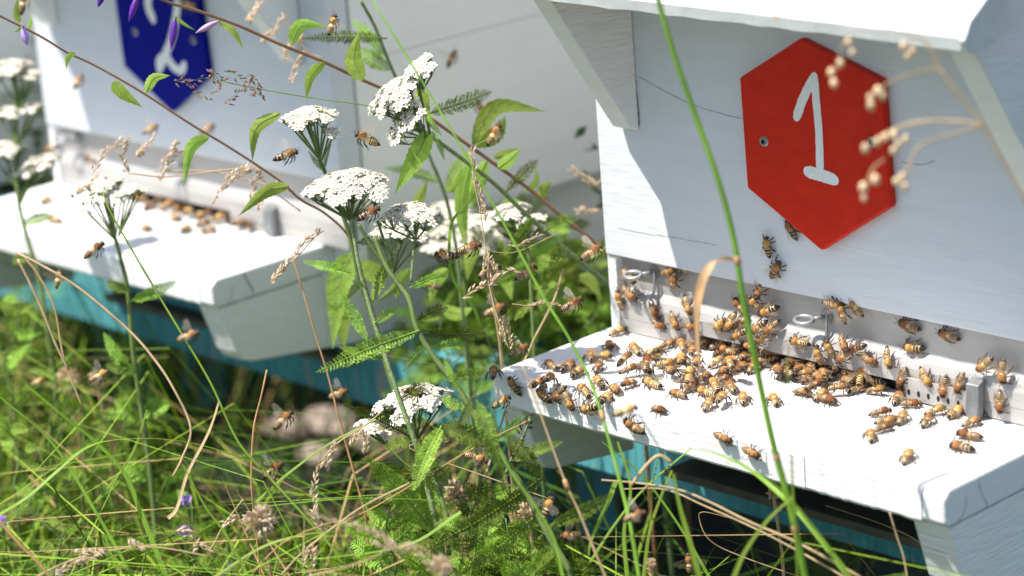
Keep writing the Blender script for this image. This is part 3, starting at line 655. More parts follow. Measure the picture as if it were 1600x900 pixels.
fly(713, 392, 752, 381, 1.60, 'striped bee against the blurred white yarrow, right of a pair')
fly(691, 449, 661, 441, 1.8, 'dark blurred bee under the forked yarrow stem', 'g')
fly(748, 431, 783, 417, 1.68, 'bee among dry seed heads below the blurred yarrow')
fly(874, 484, 913, 466, 1.64, 'bee flying at the tip of the arching dry grass ear')
fly(804, 434, 840, 415, 1.68, 'bee behind the thin green stalk left of the hive corner')
fly(755, 491, 790, 476, 1.72, 'bee with shiny wing among the green leaves between the hives')
fly(558, 341, 593, 324, 1.58, 'bee with dark wings hovering under the largest yarrow head', 'g')
fly(631, 606, 658, 618, 1.60, 'orange bee feeding on the low yarrow head', 'b')
fly(726, 707, 762, 721, 1.55, 'blurred bee low in the leaves right of the hanging yarrow leaf', 't')
fly(847, 811, 863, 776, 1.50, 'dark bee in shadow on the thick yarrow stem at the bottom', 'g')
fly(909, 833, 875, 838, 1.52, 'bee among the yarrow leaves at the bottom, facing left')
fly(973, 811, 1009, 799, 1.42, 'blurred brown bee before the dark grass below the board', 't')
fly(1079, 897, 1075, 864, 1.58, 'bee with spread wings at the bottom edge under the board', 'f', up=TOCAM*1.0)
fly(958, 646, 996, 635, 1.42, 'very blurred bee passing before the front edge of the near board', 't')
fly(796, 554, 826, 539, 1.66, 'bee flying over the far edge of the near board', 'f')
fly(772, 633, 795, 621, 1.62, 'bee flying just left of the corner bracket of the near board', 'f')
fly(907, 403, 941, 383, 1.66, 'bee arriving at the lower left corner of the white front wall', 'f')
fly(88, 445, 93, 425, 1.75, 'small blurred bee above the pale straw stalks', 't')
fly(142, 592, 168, 580, 1.5, 'blurred bee by the dry heads at the left', 't')
fly(33, 15, 38, -8, 1.45, 'blurred bee with dark tip at the top left corner', 't')
fly(278, -4, 312, 18, 2.0, 'blurred orange bee at the top beside the violet buds', 't')
fly(50, 600, 70, 590, 1.9, 'blurred bee low in the grass at the left edge', 't')
for k in PROTO:                                   # the models the copies came from
    for c in list(PROTO[k].children): bpy.data.objects.remove(c)
    bpy.data.objects.remove(PROTO[k])

# ------------------------------------------------------------------ plants
def root_for(pts, name, label, cat, group=None):
    b = pts[-1]; z = GZ
    # stem carries on from the last visible point down to the ground
    dirv = (pts[-1]-pts[-3]) if len(pts) > 3 else Vector((0, 0, -1))
    base = Vector((b.x+max(-.06, min(.06, dirv.x*2)), b.y+max(-.04, min(.04, dirv.y*2)), z))
    return empty(name, base, label, cat, group), base
def to_ground(pts, base):
    if pts[-1].z < base.z+.02: return pts
    return pts + [pts[-1].lerp(base, t)+Vector((0, 0, 0)) for t in (.25, .5, .75, 1.0)]
def part(name, g, m, root, smooth=False): return obj(name, g, m, root, smooth, origin=root.location)

def lance_leaf(base, mid, tip, W, root, m=None, fold=.25, name='leaf', serr=True, side=None):
    P = smooth_line([base, mid, tip], 11); n = len(P); g = Geo()
    t = (tip-base).normalized(); sd = side or t.cross(TOCAM)+TOCAM*rnd.uniform(-.35, .35)
    ws = []
    for i in range(n):
        u = i/(n-1); w_ = W*(math.sin(math.pi*min(1, u*1.02)**.72))**.9 if 0 < u < 1 else 0.0
        if serr and i % 2: w_ *= .88
        ws.append(max(w_, W*.03))
    tw = rnd.uniform(-.3, .3)
    sides = [ (sd.normalized()*math.cos(tw*i/n)+t.cross(sd).normalized()*math.sin(tw*i/n)) for i in range(n)]
    g.ribbon(P, ws, sides, 0, fold)
    nm = t.cross(sides[0]); off = nm*.0004
    g.tube([p-off*.2 for p in P], [W*(.07*(1-i/n)+.012) for i in range(n)], 5, 1)
    for i in range(2, n-3, 3):                 # side veins
        for s_ in (-1, 1):
            q = P[min(n-1, i+2)]+(sides[i]*s_+nm*fold)*ws[i]*.80
            g.tube([P[i], q], [W*.022, W*.008], 3, 1)
    return part(name, g, [m or M['leaf'], M['vein']], root, True)
def L3(root, b, m_, t, W, d, dd=0.0, **k):       # leaf from pixel triplets
    return lance_leaf(at(*b, d), at(*m_, d+dd*.5), at(*t, d+dd), W*d/FPX, root, **k)

def feather(base, tip, root, W, sag=.1, name='leaf', m=None, n=28, d_side=None, droop=None):
    """A twice divided yarrow leaf."""
    ax = tip-base; L = ax.length; t0 = ax.normalized()
    sd = d_side or (t0.cross(TOCAM)+TOCAM*rnd.uniform(-.5, .5)); sd = (sd-t0*sd.dot(t0)).normalized(); nn = t0.cross(sd).normalized()
    if nn.z < 0: nn = -nn
    mid = base+ax*.5+(droop or nn)*L*sag
    P = smooth_line([base, mid, tip], 9); g = Geo(); k = len(P)
    g.tube(P, [L*.011*(1-.7*i/k)+.00012 for i in range(k)], 4)
    for i in range(n):
        u = .06+.93*i/n; f = u*(k-1); a = int(f); p = P[a].lerp(P[min(a+1, k-1)], f-a); t = (P[min(a+1, k-1)]-P[a]).normalized() if a < k-1 else t0
        wl = W*1.25*(math.sin(math.pi*(u**.75)*.96+.06))**.8*rnd.uniform(.85, 1.1)
        if wl < W*.08: continue
        for s in (-1, 1):
            dirv = (sd*s+t*rnd.uniform(.45, .75)+nn*rnd.uniform(.05, .4)).normalized(); wv = t*L/n*.33
            q = p+dirv*wl
            g.add([p-wv, p+wv, q], [(0, 1, 2)])
            m1 = p+dirv*wl*.3; m2 = p+dirv*wl*.58; wl2 = wl*.34
            for mm_, sc in ((m1, 1.0), (m2, .8)):
                for s2 in (-1, 1):
                    e = (dirv*.8+t*s2*.75+nn*rnd.uniform(-.1, .5)).normalized(); c = dirv*wl*.15
                    g.add([mm_-c, mm_+c, mm_+e*wl2*sc], [(0, 1, 2)])
    return part(name, g, m or M['yleaf'], root)
def F(root, b, t, W, d, dd=0.0, sag=.1, **k): return feather(at(*b, d), at(*t, d+dd), root, W*d/FPX, sag, **k)

def floret(g, c, up, s, r, old):
    a0 = r.uniform(0, 6.28); e1 = up.orthogonal().normalized(); e2 = up.cross(e1)
    nr = r.choice((5, 5, 6))
    for k in range(nr):
        a = a0+k*2*math.pi/nr; d = e1*math.cos(a)+e2*math.sin(a); pr = e1*-math.sin(a)+e2*math.cos(a)
        b = c+d*s*.22; dz = up*s*r.uniform(-.10, .08)
        vs = [b-pr*s*.13, b+pr*s*.13, c+d*s*.68+pr*s*.36+dz, c+d*s*1.08+pr*s*.18+dz*1.5, c+d*s*1.08-pr*s*.18+dz*1.5, c+d*s*.68-pr*s*.36+dz]
        g.add(vs, [(0, 1, 2, 5), (2, 3, 4, 5)], 0)
    rr = s*.34; vs = [c+(e1*math.cos(k*math.pi/3)+e2*math.sin(k*math.pi/3))*rr+up*s*.06 for k in range(6)]+[c+up*s*.26]
    g.add(vs, [(k, (k+1) % 6, 6) for k in range(6)], 2 if r.random() < old else 1)
def involucre(g, c, up, s):
    e1 = up.orthogonal().normalized(); e2 = up.cross(e1); vs = []
    for h, rr in ((0, .42), (-.5, .46), (-1.0, .34), (-1.35, .1)):
        vs += [c+up*h*s+(e1*math.cos(k*math.pi/2.5)+e2*math.sin(k*math.pi/2.5))*rr*s for k in range(5)]
    g.add(vs, [(j*5+k, j*5+(k+1) % 5, (j+1)*5+(k+1) % 5, (j+1)*5+k) for j in range(3) for k in range(5)], 0)
def umbel(root, c, w_, h_, node, n, axis=None, seed=0, old=.3, fl=.0030, name='flower_head', sparse=0.0, clumps=None):
    sparse = max(sparse, .07)
    """A flat-topped yarrow head: c centre of its top, w_ half width, node where the branches meet."""
    r = random.Random(seed); axis = (axis or (Vector((0, 0, 1))+TOCAM*.12)).normalized()
    e1 = (RIGHT-axis*RIGHT.dot(axis)).normalized(); e2 = axis.cross(e1)
    gf = Geo(); gi = Geo(); gb = Geo(); nc = clumps or max(5, n//12); cl = []
    for k in range(nc):
        rr = math.sqrt((k+.5)/nc)*w_*.88; a = k*2.39996+r.uniform(-.2, .2)
        cc = c+e1*rr*math.cos(a)+e2*rr*math.sin(a)-axis*h_*(rr/w_)**2+axis*r.uniform(-.10, .10)*h_
        cl.append((cc, (axis+(e1*math.cos(a)+e2*math.sin(a))*.35*rr/w_).normalized()))
    rad = w_/math.sqrt(nc)*1.12; per = max(4, n//nc)
    for cc, ax in cl:
        b1 = node.lerp(cc, .45)+(cc-node)*0-(axis*(cc-node).length*-.05); jn = cc-ax*rad*1.5
        gb.tube(smooth_line([node, node.lerp(jn, .5)+(jn-node).cross(axis)*.0, jn], 3), .0006, 4)
        f1 = ax.orthogonal().normalized(); f2 = ax.cross(f1)
        for q in range(per):
            rr = math.sqrt((q+.4)/per)*rad; a = q*2.39996+r.uniform(-.3, .3)
            if r.random() < sparse: continue
            p = cc+f1*rr*math.cos(a)+f2*rr*math.sin(a)-ax*rad*.22*(rr/rad)**2+ax*r.uniform(-.05, .08)*rad
            up = (ax+(f1*math.cos(a)+f2*math.sin(a))*.35*rr/rad+Vector((r.uniform(-1, 1), r.uniform(-1, 1), r.uniform(-1, 1)))*.16).normalized()
            s = fl*r.uniform(.65, 1.15); floret(gf, p, up, s, r, old); involucre(gi, p-up*s*.1, up, s*.95)
            gb.tube([jn, p-up*s*1.3], .0003, 3, close=False)
    o = part(name, gf, [M['petal'], M['disc'], M['odisc']], root)
    part('bracts', gi, M['bract'], root); part('umbel_branches', gb, M['stem'], root)
    return o
def U(root, x, y, w_, h_, node, d, n, **k):          # all in pixels but n
    s = d/FPX; return umbel(root, at(x, y-h_*.30, d), w_*.5*s, h_*.42*s, at(node[0], node[1], d), n, **k)
def stem(root, base, px, d, rad, m=None, ground=True, name='stem', n=6):
    P = line(px, d, n)
    if ground: P = to_ground(P, base)
    k = len(P); r0, r1 = (rad if hasattr(rad, '__len__') else (rad, rad)); dm = d if not hasattr(d, '__len__') else d[0]
    g = Geo(); g.tube(P, [(r0+(r1-r0)*i/k)*dm/FPX for i in range(k)], 8); return part(name, g, m or M['stem'], root, True), P

# yarrow A: hairy pale stem in the middle, carries the largest flat head
def plant(name, px, d, rad, label, cat, m=None, group=None, ground=True):
    P = line(px, d, 6); r, base = root_for(P, name, label, cat, group)
    stem(r, base, px, d, rad, m, ground); return r, base
YG = 'yarrow plants in flower'
ya, yb = plant('yarrow', [(548, 335), (553, 370), (562, 420), (578, 480), (592, 525), (608, 575), (630, 640), (655, 710), (672, 780), (690, 850)], (1.60, 1.58), (2.6, 4.8), 'tall yarrow with pale hairy stem and the largest white flat flower head', 'yarrow', M['hstem'], YG)
U(ya, 540, 290, 140, 62, (548, 345), 1.60, 230, seed=1, old=.75)
F(ya, (549, 427), (472, 408), 9, 1.60, .0, .05); F(ya, (574, 532), (530, 452), 11, 1.59, .0, -.05); F(ya, (580, 478), (618, 398), 12, 1.60, .02)
F(ya, (640, 682), (536, 632), 11, 1.58, -.03, .05); F(ya, (684, 838), (572, 714), 25, 1.56, -.03, .03, n=32); F(ya, (668, 765), (650, 690), 15, 1.58)
F(ya, (602, 560), (528, 541), 9, 1.60)
# yarrow B: small upright head
yb1, b_ = plant('yarrow', [(488, 205), (492, 225), (502, 255), (515, 285), (530, 320), (548, 375), (560, 430), (580, 495), (606, 580), (640, 690), (665, 800)], (1.63, 1.66), (2.8, 4), 'slim yarrow with a small white head left of the large one', 'yarrow', None, YG)
U(yb1, 481, 182, 88, 40, (500, 250), 1.63, 120, seed=2, old=.12); U(yb1, 516, 205, 26, 16, (503, 250), 1.63, 18, seed=3, clumps=3)
F(yb1, (507, 268), (482, 236), 5, 1.63); F(yb1, (505, 270), (517, 225), 4, 1.63)
# yarrow C: dark thick stem leaning right, two heads
yc, b_ = plant('yarrow', [(585, 370), (603, 415), (625, 447), (640, 470), (652, 515), (680, 560), (715, 605), (745, 655), (790, 720), (830, 785), (865, 850), (890, 890)], (1.58, 1.53), (3.6, 6), 'thick dark stemmed yarrow leaning right with two flower heads', 'yarrow', None, YG)
stem(yc, b_, [(560, 350), (580, 385), (612, 428)], 1.58, 3, None, False, 'branch'); stem(yc, b_, [(655, 345), (647, 385), (642, 440)], (1.62, 1.58), 2.2, None, False, 'branch')
U(yc, 636, 332, 84, 36, (650, 375), 1.62, 80, seed=4, old=.55); U(yc, 620, 362, 90, 60, (612, 430), 1.72, 90, seed=5, old=.2)
stem(yc, b_, [(612, 400), (600, 375), (590, 345)], 1.60, 2.2, None, False, 'branch')
F(yc, (655, 517), (494, 582), 17, 1.56, -.02, .10, n=30); F(yc, (660, 522), (760, 520), 13, 1.58, .05); F(yc, (690, 665), (645, 768), 18, 1.55, -.02, .06)
F(yc, (690, 662), (775, 695), 19, 1.52, .0, .12); F(yc, (745, 625), (778, 725), 17, 1.50); F(yc, (850, 745), (660, 862), 17, 1.56, -.04, .10, n=34)
F(yc, (845, 800), (715, 900), 17, 1.55, -.02, .08, n=30); F(yc, (722, 612), (694, 560), 8, 1.52); F(yc, (738, 625), (716, 680), 9, 1.52); F(yc, (846, 745), (790, 675), 15, 1.5); F(yc, (860, 820), (960, 770), 15, 1.5)
F(yc, (865, 850), (820, 905), 15, 1.54); F(yc, (800, 720), (880, 690), 12, 1.52)
# yarrow D: tilted heads at upper centre on a green stem running right
yd, b_ = plant('yarrow', [(640, 200), (668, 210), (715, 243), (770, 285), (820, 333), (870, 378), (920, 418), (960, 455), (1010, 520)], (1.62, 1.84), (3.0, 5.0), 'yarrow with tilted white heads whose green stem runs down right behind the hive corner', 'yarrow', M['hstem'], YG)
ax = (Vector((0, 0, 1))-RIGHT*.75+TOCAM*.35)
U(yd, 600, 158, 92, 60, (655, 205), 1.62, 150, seed=6, axis=ax, old=.15); U(yd, 648, 108, 58, 36, (655, 150), 1.62, 60, seed=7, axis=ax, old=.3, clumps=7); U(yd, 625, 190, 90, 22, (665, 215), 1.62, 50, seed=8, axis=(ax-Vector((0, 0, .5))), old=.6, clumps=8)
stem(yd, b_, [(655, 140), (665, 180), (672, 210)], 1.62, 2.0, None, False, 'branch')
F(yd, (675, 205), (694, 250), 6, 1.62, m=M['yleaf']); F(yd, (665, 175), (690, 212), 6, 1.62)
for (b, t, w_) in (((790, 300), (840, 250), 12), ((830, 340), (790, 400), 12), ((850, 360), (900, 340), 12), ((880, 385), (850, 450), 14), ((900, 400), (940, 395), 9), ((760, 280), (720, 330), 9)):
    F(yd, b, t, w_, 1.70, .04)
# yarrow E: blurred white heads behind
ye, b_ = plant('yarrow', [(722, 400), (725, 450), (728, 520), (735, 600)], 1.92, 3.5, 'out of focus yarrow with broad white heads behind the twin bees', 'yarrow', None, YG)
U(ye, 725, 372, 135, 80, (722, 440), 1.92, 170, seed=9, old=.1); U(ye, 700, 330, 80, 50, (715, 420), 1.95, 80, seed=10, old=.1); U(ye, 760, 345, 60, 40, (730, 430), 1.9, 50, seed=11, old=.2)
yh, b_ = plant('yarrow', [(815, 350), (825, 390), (830, 460), (835, 560)], 1.74, 3, 'yarrow with fading brownish heads left of the hive wall corner', 'yarrow', None, YG)
U(yh, 800, 328, 62, 26, (815, 370), 1.74, 55, seed=12, old=.8, sparse=.15); U(yh, 838, 345, 50, 26, (822, 380), 1.76, 40, seed=13, old=.9, sparse=.35)
for (b, t, w_) in (((820, 380), (775, 355), 12), ((825, 400), (875, 370), 12), ((828, 420), (780, 440), 14), ((830, 450), (890, 430), 14), ((832, 470), (790, 500), 14)): F(yh, b, t, w_, 1.75)
# yarrow F: low head by the stand
yf_, b_ = plant('yarrow', [(640, 665), (660, 710), (690, 780), (710, 860)], (1.62, 1.6), (3, 5), 'low yarrow with greying head in front of the turquoise stand', 'yarrow', None, YG)
U(yf_, 640, 628, 118, 50, (650, 690), 1.63, 130, seed=14, old=.6, axis=Vector((0, 0, 1))+TOCAM*.15-RIGHT*.15); U(yf_, 574, 664, 36, 22, (610, 700), 1.62, 26, seed=15, clumps=4); U(yf_, 598, 680, 24, 16, (612, 700), 1.63, 12, seed=16, old=.8, clumps=3)
stem(yf_, b_, [(608, 700), (640, 730), (672, 745)], 1.62, 2, None, False, 'branch')
# yarrow G: half open green heads at left
yg, b_ = plant('yarrow', [(180, 372), (190, 410), (200, 455), (207, 540), (218, 620), (230, 700), (240, 790), (245, 860)], (1.78, 1.80), (3.0, 5.5), 'yarrow with half opened greenish heads before the far landing board', 'yarrow', None, YG)
U(yg, 150, 305, 95, 46, (180, 375), 1.78, 110, seed=17, sparse=.55, old=.2); U(yg, 205, 300, 44, 30, (185, 370), 1.78, 40, seed=18, sparse=.4); U(yg, 160, 285, 60, 24, (180, 370), 1.79, 50, seed=19, sparse=.2)
F(yg, (205, 470), (275, 440), 12, 1.78); F(yg, (205, 455), (165, 440), 10, 1.78); F(yg, (212, 590), (162, 520), 13, 1.79); F(yg, (215, 580), (165, 570), 12, 1.79)
F(yg, (222, 650), (265, 630), 18, 1.8); F(yg, (225, 660), (180, 625), 16, 1.8); F(yg, (232, 740), (275, 720), 20, 1.8); F(yg, (232, 750), (195, 725), 18, 1.8)
# yarrow H: left border heads
yi, b_ = plant('yarrow', [(25, 260), (30, 320), (45, 380), (60, 430), (75, 520)], (1.98, 1.98), (3, 4.5), 'blurred yarrow with several white heads at the left edge', 'yarrow', None, YG)
for s_, (x, y, w_, h_, n) in enumerate(((18, 105, 62, 36, 60), (45, 118, 36, 30, 30), (10, 235, 60, 40, 60), (68, 250, 62, 26, 44), (15, 175, 44, 26, 30), (50, 170, 36, 30, 24), (40, 268, 40, 20, 20))):
    U(yi, x, y, w_, h_, (28, y+60), 1.98, n, seed=30+s_, old=.3)
stem(yi, b_, [(22, 110), (26, 180), (26, 270)], 1.98, 2.5, None, False, 'branch'); F(yi, (35, 350), (85, 335), 10, 1.98); F(yi, (50, 400), (20, 410), 10, 1.98)
# dark feathery leaf sprays behind (shaded stems at upper centre)
yj, b_ = plant('yarrow', [(563, 0), (585, 40), (603, 85), (618, 120), (640, 160), (665, 230), (690, 290), (702, 330), (715, 400)], (1.72, 1.8), (2.6, 3.2), 'budless yarrow stem with dark feathery leaves rising behind the tilted heads', 'yarrow', M['hstem'], YG)
F(yj, (605, 90), (548, 30), 11, 1.8); F(yj, (612, 110), (560, 75), 15, 1.82, n=18); F(yj, (668, 178), (768, 143), 16, 1.70, .05, m=M['yleaf']); F(yj, (690, 285), (600, 262), 11, 1.9); F(yj, (605, 60), (470, 60), 12, 1.72, .0, .05); F(yj, (695, 300), (740, 230), 12, 1.8)

SH = {}
def shoot(px, py, d, n, label, group, L=60, W=14, hgt=170, seed=0):
    r = random.Random(seed); pts = [(px+r.uniform(-12, 12)*i, py+hgt*i/3) for i in range(4)]
    root_, b_ = plant('yarrow_shoot', pts, d, (1.2, 2.4), label, 'yarrow shoot', None, group); SH.setdefault(label, []).append((px, root_))
    for k in range(n):
        u = k/n; y = py+hgt*u*.95; x = np.interp(y, [p[1] for p in pts], [p[0] for p in pts]); a = r.uniform(-1.0, .6); s_ = 1 if k % 2 else -1; l = L*(.55+.6*u)*r.uniform(.75, 1.2)
        F(root_, (x, y), (x+s_*l*math.cos(a), y+l*math.sin(a)*.8-8), W*(.7+.5*u), d, r.uniform(-.05, .05), r.uniform(-.02, .18), n=18)
rs = random.Random(5)
for i, (x, y, d) in enumerate([(690, 470, 1.80), (730, 430, 1.86), (770, 400, 1.82), (800, 380, 1.78), (840, 400, 1.80), (875, 420, 1.84), (900, 450, 1.90), (760, 480, 1.76), (820, 470, 1.86), (860, 350, 1.84), (915, 400, 1.92), (650, 500, 1.84), (700, 350, 1.86), (770, 330, 1.84), (835, 320, 1.88), (885, 345, 1.86), (925, 385, 1.84), (745, 370, 1.9), (800, 440, 1.8)]):
    shoot(x, y, d+.15, 12, 'young leafy yarrow shoots between the two nearest hives', 'yarrow shoots between the hives', 62, 15, 150, 100+i)
for i, (x, y, d) in enumerate([(610, 790, 1.58), (650, 740, 1.66), (740, 800, 1.56), (790, 810, 1.58), (840, 860, 1.54), (670, 850, 1.54), (770, 760, 1.64), (890, 870, 1.56)]):
    shoot(x, y, d, 11, 'low feathery yarrow shoots at the bottom centre', 'yarrow shoots at the bottom centre', 80, 18, 150, 200+i)
for i, (x, y, d) in enumerate([(30, 470, 1.9), (80, 560, 1.85), (130, 640, 1.8), (60, 700, 1.75), (160, 760, 1.7), (300, 790, 1.75), (260, 700, 1.85), (20, 620, 1.8), (350, 860, 1.7), (100, 830, 1.65), (230, 850, 1.66), (200, 620, 1.9)]):
    shoot(x, y, d, 8, 'feathery yarrow shoots in the lower left meadow', 'yarrow shoots in the left meadow', 52, 13, 140, 300+i)
for lb_, l_ in SH.items():
    for i, (x_, o_) in enumerate(sorted(l_, key=lambda q: q[0])): o_['label'] = f'{ORD[i]} from left of {CNT[len(l_)]} {lb_}'
# bellflowers
BG = 'creeping bellflowers leaning across the picture'
b1, base = plant('bellflower', [(-15, 18), (0, 25), (60, 55), (105, 82), (150, 103), (220, 143), (300, 195), (350, 225), (400, 257), (440, 285), (470, 312), (510, 335), (548, 375), (572, 450), (598, 540), (640, 680), (670, 800)], (1.62, 1.74), (1.8, 2.4), 'long thin brown bellflower stem crossing before the blue plate, lower of the two', 'bellflower', M['rstem'], BG)
L3(b1, (118, 82), (107, 90), (103, 108), 5, 1.62); L3(b1, (176, 127), (190, 145), (223, 168), 11, 1.62); L3(b1, (228, 145), (240, 122), (266, 118), 9, 1.62); L3(b1, (327, 213), (298, 232), (287, 292), 10, 1.62); L3(b1, (452, 290), (415, 300), (372, 338), 11, 1.62); L3(b1, (30, 36), (26, 20), (28, -6), 6, 1.5); L3(b1, (44, 45), (48, 35), (47, 22), 3, 1.6); L3(b1, (35, 42), (28, 48), (20, 50), 2, 1.6)
b2, base = plant('bellflower', [(235, -8), (270, 6), (300, 14), (340, 28), (380, 43), (440, 70), (500, 94), (560, 122), (620, 150), (690, 197), (760, 247), (830, 298), (880, 340), (925, 375), (960, 410), (990, 470)], (1.58, 1.80), (2.2, 4.0), 'reddish bellflower stem with violet buds slanting from top left to hive corner', 'bellflower', M['rstem'], BG)
L3(b2, (344, 34), (366, 50), (380, 77), 6, 1.58); L3(b2, (455, 71), (470, 40), (512, 42), 11, 1.59); L3(b2, (567, 127), (552, 92), (562, 48), 15, 1.62); L3(b2, (508, 97), (486, 118), (478, 157), 9, 1.6); L3(b2, (438, 176), (400, 200), (394, 252), 11, 1.6); L3(b2, (672, 203), (650, 245), (617, 302), 17, 1.62, side=RIGHT)
L3(b2, (738, 226), (775, 168), (852, 174), 14, 1.72, side=UPI); L3(b2, (740, 228), (775, 210), (790, 180), 14, 1.72); L3(b2, (778, 262), (795, 250), (813, 232), 11, 1.7); L3(b2, (735, 250), (722, 320), (730, 400), 13, 1.75); L3(b2, (760, 250), (745, 285), (735, 330), 12, 1.74); L3(b2, (845, 310), (850, 295), (862, 282), 9, 1.76); L3(b2, (905, 398), (930, 396), (945, 385), 7, 1.74)
L3(b2, (274, 26), (288, 38), (306, 48), 3, 1.58); L3(b2, (770, 245), (800, 240), (812, 232), 8, 1.75); L3(b2, (640, 160), (660, 150), (672, 200), 10, 1.64)
L3(b1, (550, 395), (530, 445), (520, 545), 22, 1.76, side=RIGHT); L3(b1, (560, 410), (588, 430), (600, 450), 16, 1.76, side=UPI); L3(b1, (540, 480), (535, 510), (538, 545), 12, 1.78, side=RIGHT)
for (b, m_, t, w_, d) in (((640, 330), (655, 310), (668, 280), 9, 1.8), ((700, 300), (715, 285), (722, 255), 9, 1.82), ((780, 330), (800, 318), (822, 322), 10, 1.8), ((700, 420), (680, 440), (672, 475), 12, 1.82), ((770, 430), (790, 440), (800, 470), 12, 1.84), ((840, 400), (860, 410), (890, 405), 11, 1.84),
    ((870, 440), (850, 465), (852, 500), 13, 1.86), ((905, 430), (925, 440), (940, 470), 11, 1.86), ((640, 420), (625, 440), (618, 470), 10, 1.82), ((690, 480), (715, 490), (740, 480), 12, 1.82), ((820, 300), (838, 285), (836, 262), 6, 1.8), ((750, 380), (735, 400), (730, 440), 12, 1.84)):
    L3(b2, b, m_, t, w_, d)
for (b, t, w_) in (((640, 450), (700, 430), 10), ((622, 440), (590, 470), 9), ((650, 500), (700, 480), 11), ((672, 545), (730, 540), 11), ((668, 540), (630, 580), 10), ((700, 590), (760, 580), 10), ((735, 640), (690, 620), 11), ((770, 690), (820, 650), 12)): F(yc, b, t, w_, 1.57, .03)
for (b, t, w_) in (((556, 380), (600, 370), 8), ((566, 440), (540, 470), 8), ((585, 505), (620, 480), 9), ((625, 625), (665, 600), 11), ((652, 700), (700, 670), 13), ((645, 690), (600, 700), 12)): F(ya, b, t, w_, 1.59, .02)
def bud(root, a, b, W, d, m, closed=True):
    A = at(*a, d); B = at(*b, d); g = Geo(); n = 9; s = d/FPX; t = (B-A).normalized(); e1 = t.orthogonal().normalized(); e2 = t.cross(e1); vs = []; K = 10
    for i in range(n+1):
        u = i/n; r = W*s*(.28+.9*math.sin(math.pi*min(1, u*.95)**.9))*(.62 if u < .1 else 1)*(1-u**6*.9)
        for k in range(K):
            a_ = 2*math.pi*k/K; rr = r*(1 if k % 2 else .72); vs.append(A.lerp(B, u)+(e1*math.cos(a_)+e2*math.sin(a_))*rr)
    g.add(vs, [(i*K+k, i*K+(k+1) % K, (i+1)*K+(k+1) % K, (i+1)*K+k) for i in range(n) for k in range(K)]); part('bud', g, m, root, True)
    for q in range(4):
        a_ = q*1.57; g = Geo(); o = e1*math.cos(a_)+e2*math.sin(a_)
        g.ribbon([A, A+(o*.8-t*.2)*6*s, A+(o*1.2+t*.9)*9*s], [1.6*s, 1.4*s, .1*s], t.cross(o)); part('sepal', g, M['stem'], root)
bud(b2, (274, 27), (267, 79), 5.5, 1.57, M['purple']); bud(b2, (216, -8), (201, 34), 5.5, 1.57, M['purple']); bud(b2, (162, -16), (153, 12), 5.0, 1.57, M['purple']); bud(b2, (342, 33), (305, 52), 4.5, 1.58, M['pink'])
bud(b1, (35, 42), (43, 72), 5.5, 1.60, M['lilac'])
for a, b, c in (((262, 2), (218, -6), 0), ((270, 5), (276, 27), 0)):
    pass

# tall stalks and named single grasses
def blade(px, d, w_, label, m, cat='grass stalk', name='grass_stalk', tube_=False, group=None, ground=False, nodes=()):
    P = line(px, d, 6)
    if ground: r, base = root_for(P, name, label, cat, group); P2 = to_ground(P, base)
    else: r = empty(name, P[-1], label, cat, group); P2 = P
    dm = d if not hasattr(d, '__len__') else d[0]; k = len(P2); g = Geo(); s = dm/FPX
    if tube_: g.tube(P2, [(w_[0]+(w_[1]-w_[0])*i/k)*s for i in range(k)], 7)
    else: g.ribbon(P2, [(w_[0]+(w_[1]-w_[0])*min(1, i/max(1, len(P)))) * s for i in range(k)], RIGHT+TOCAM*.3, 0, .25)
    part('stem' if tube_ else 'blade', g, m, r, True)
    for (x, y, rr) in nodes:
        q = min(P2, key=lambda p: (Vector(proj(p)[:2])-Vector((x, y))).length); g = Geo()
        i = P2.index(q); t = (P2[min(i+1, k-1)]-P2[max(0, i-1)]).normalized()
        g.tube([q-t*.003, q-t*.001, q+t*.001, q+t*.003], [rr*.75*s, rr*s, rr*s, rr*.75*s], 7); part('node', g, M['dryleaf'], r, True)
    return r
tall = blade([(1022, -30), (1030, 5), (1055, 90), (1083, 170), (1125, 290), (1148, 380), (1160, 460), (1178, 550), (1190, 610), (1210, 700), (1232, 780), (1248, 850), (1262, 920)], (1.34, 1.40), (4.0, 6.2), 'tall thick green grass stalk crossing in front of the bees', M['gblade'], 'grass stalk', 'grass_stalk', True, None, True, [(1152, 405, 6.0), (1216, 715, 6), (1238, 830, 7)])
g = Geo(); P = line([(1153, 408), (1135, 405), (1112, 416), (1096, 445), (1089, 490), (1090, 540), (1094, 580), (1095, 610)], 1.385, 5)
ws = [2.5, 4, 6, 8, 9, 9, 7, 4.5, 3, 2, 1, .7]; k = len(P); W_ = [np.interp(i/(k-1)*11, range(12), ws)*1.385/FPX*.8 for i in range(k)]
g.ribbon(P, W_, RIGHT*1.0+UPI*.5+TOCAM*.3, 0, .45); o = part('dry_leaf', g, M['dryleaf'], tall, True); o['label'] = 'curled dry tan leaf bending down from the stalk'
blade([(1095, 600), (1097, 640), (1105, 675), (1117, 682)], 1.38, (.8, .5), 'hair thin dry stalk hanging over the middle of the landing board', M['bhusk'], 'grass stalk', 'grass_stalk', True)
blade([(1232, 535), (1231, 600), (1236, 680), (1238, 745), (1241, 800), (1246, 880)], 1.38, (1.0, 2.4), 'thin upright green blade just right of the tall stalk', M['gblade'], tube_=True, ground=True)
blade([(575, -10), (600, 30), (660, 128), (720, 228), (770, 318), (815, 400), (850, 465), (890, 530), (920, 590), (938, 640), (955, 700), (972, 765), (985, 820), (1000, 910)], (1.52, 1.42), (1.2, 3.2), 'slender green stem slanting from the top centre to the board edge', M['gblade'], 'grass stalk', 'grass_stalk', True, None, True, [(942, 645, 4)])
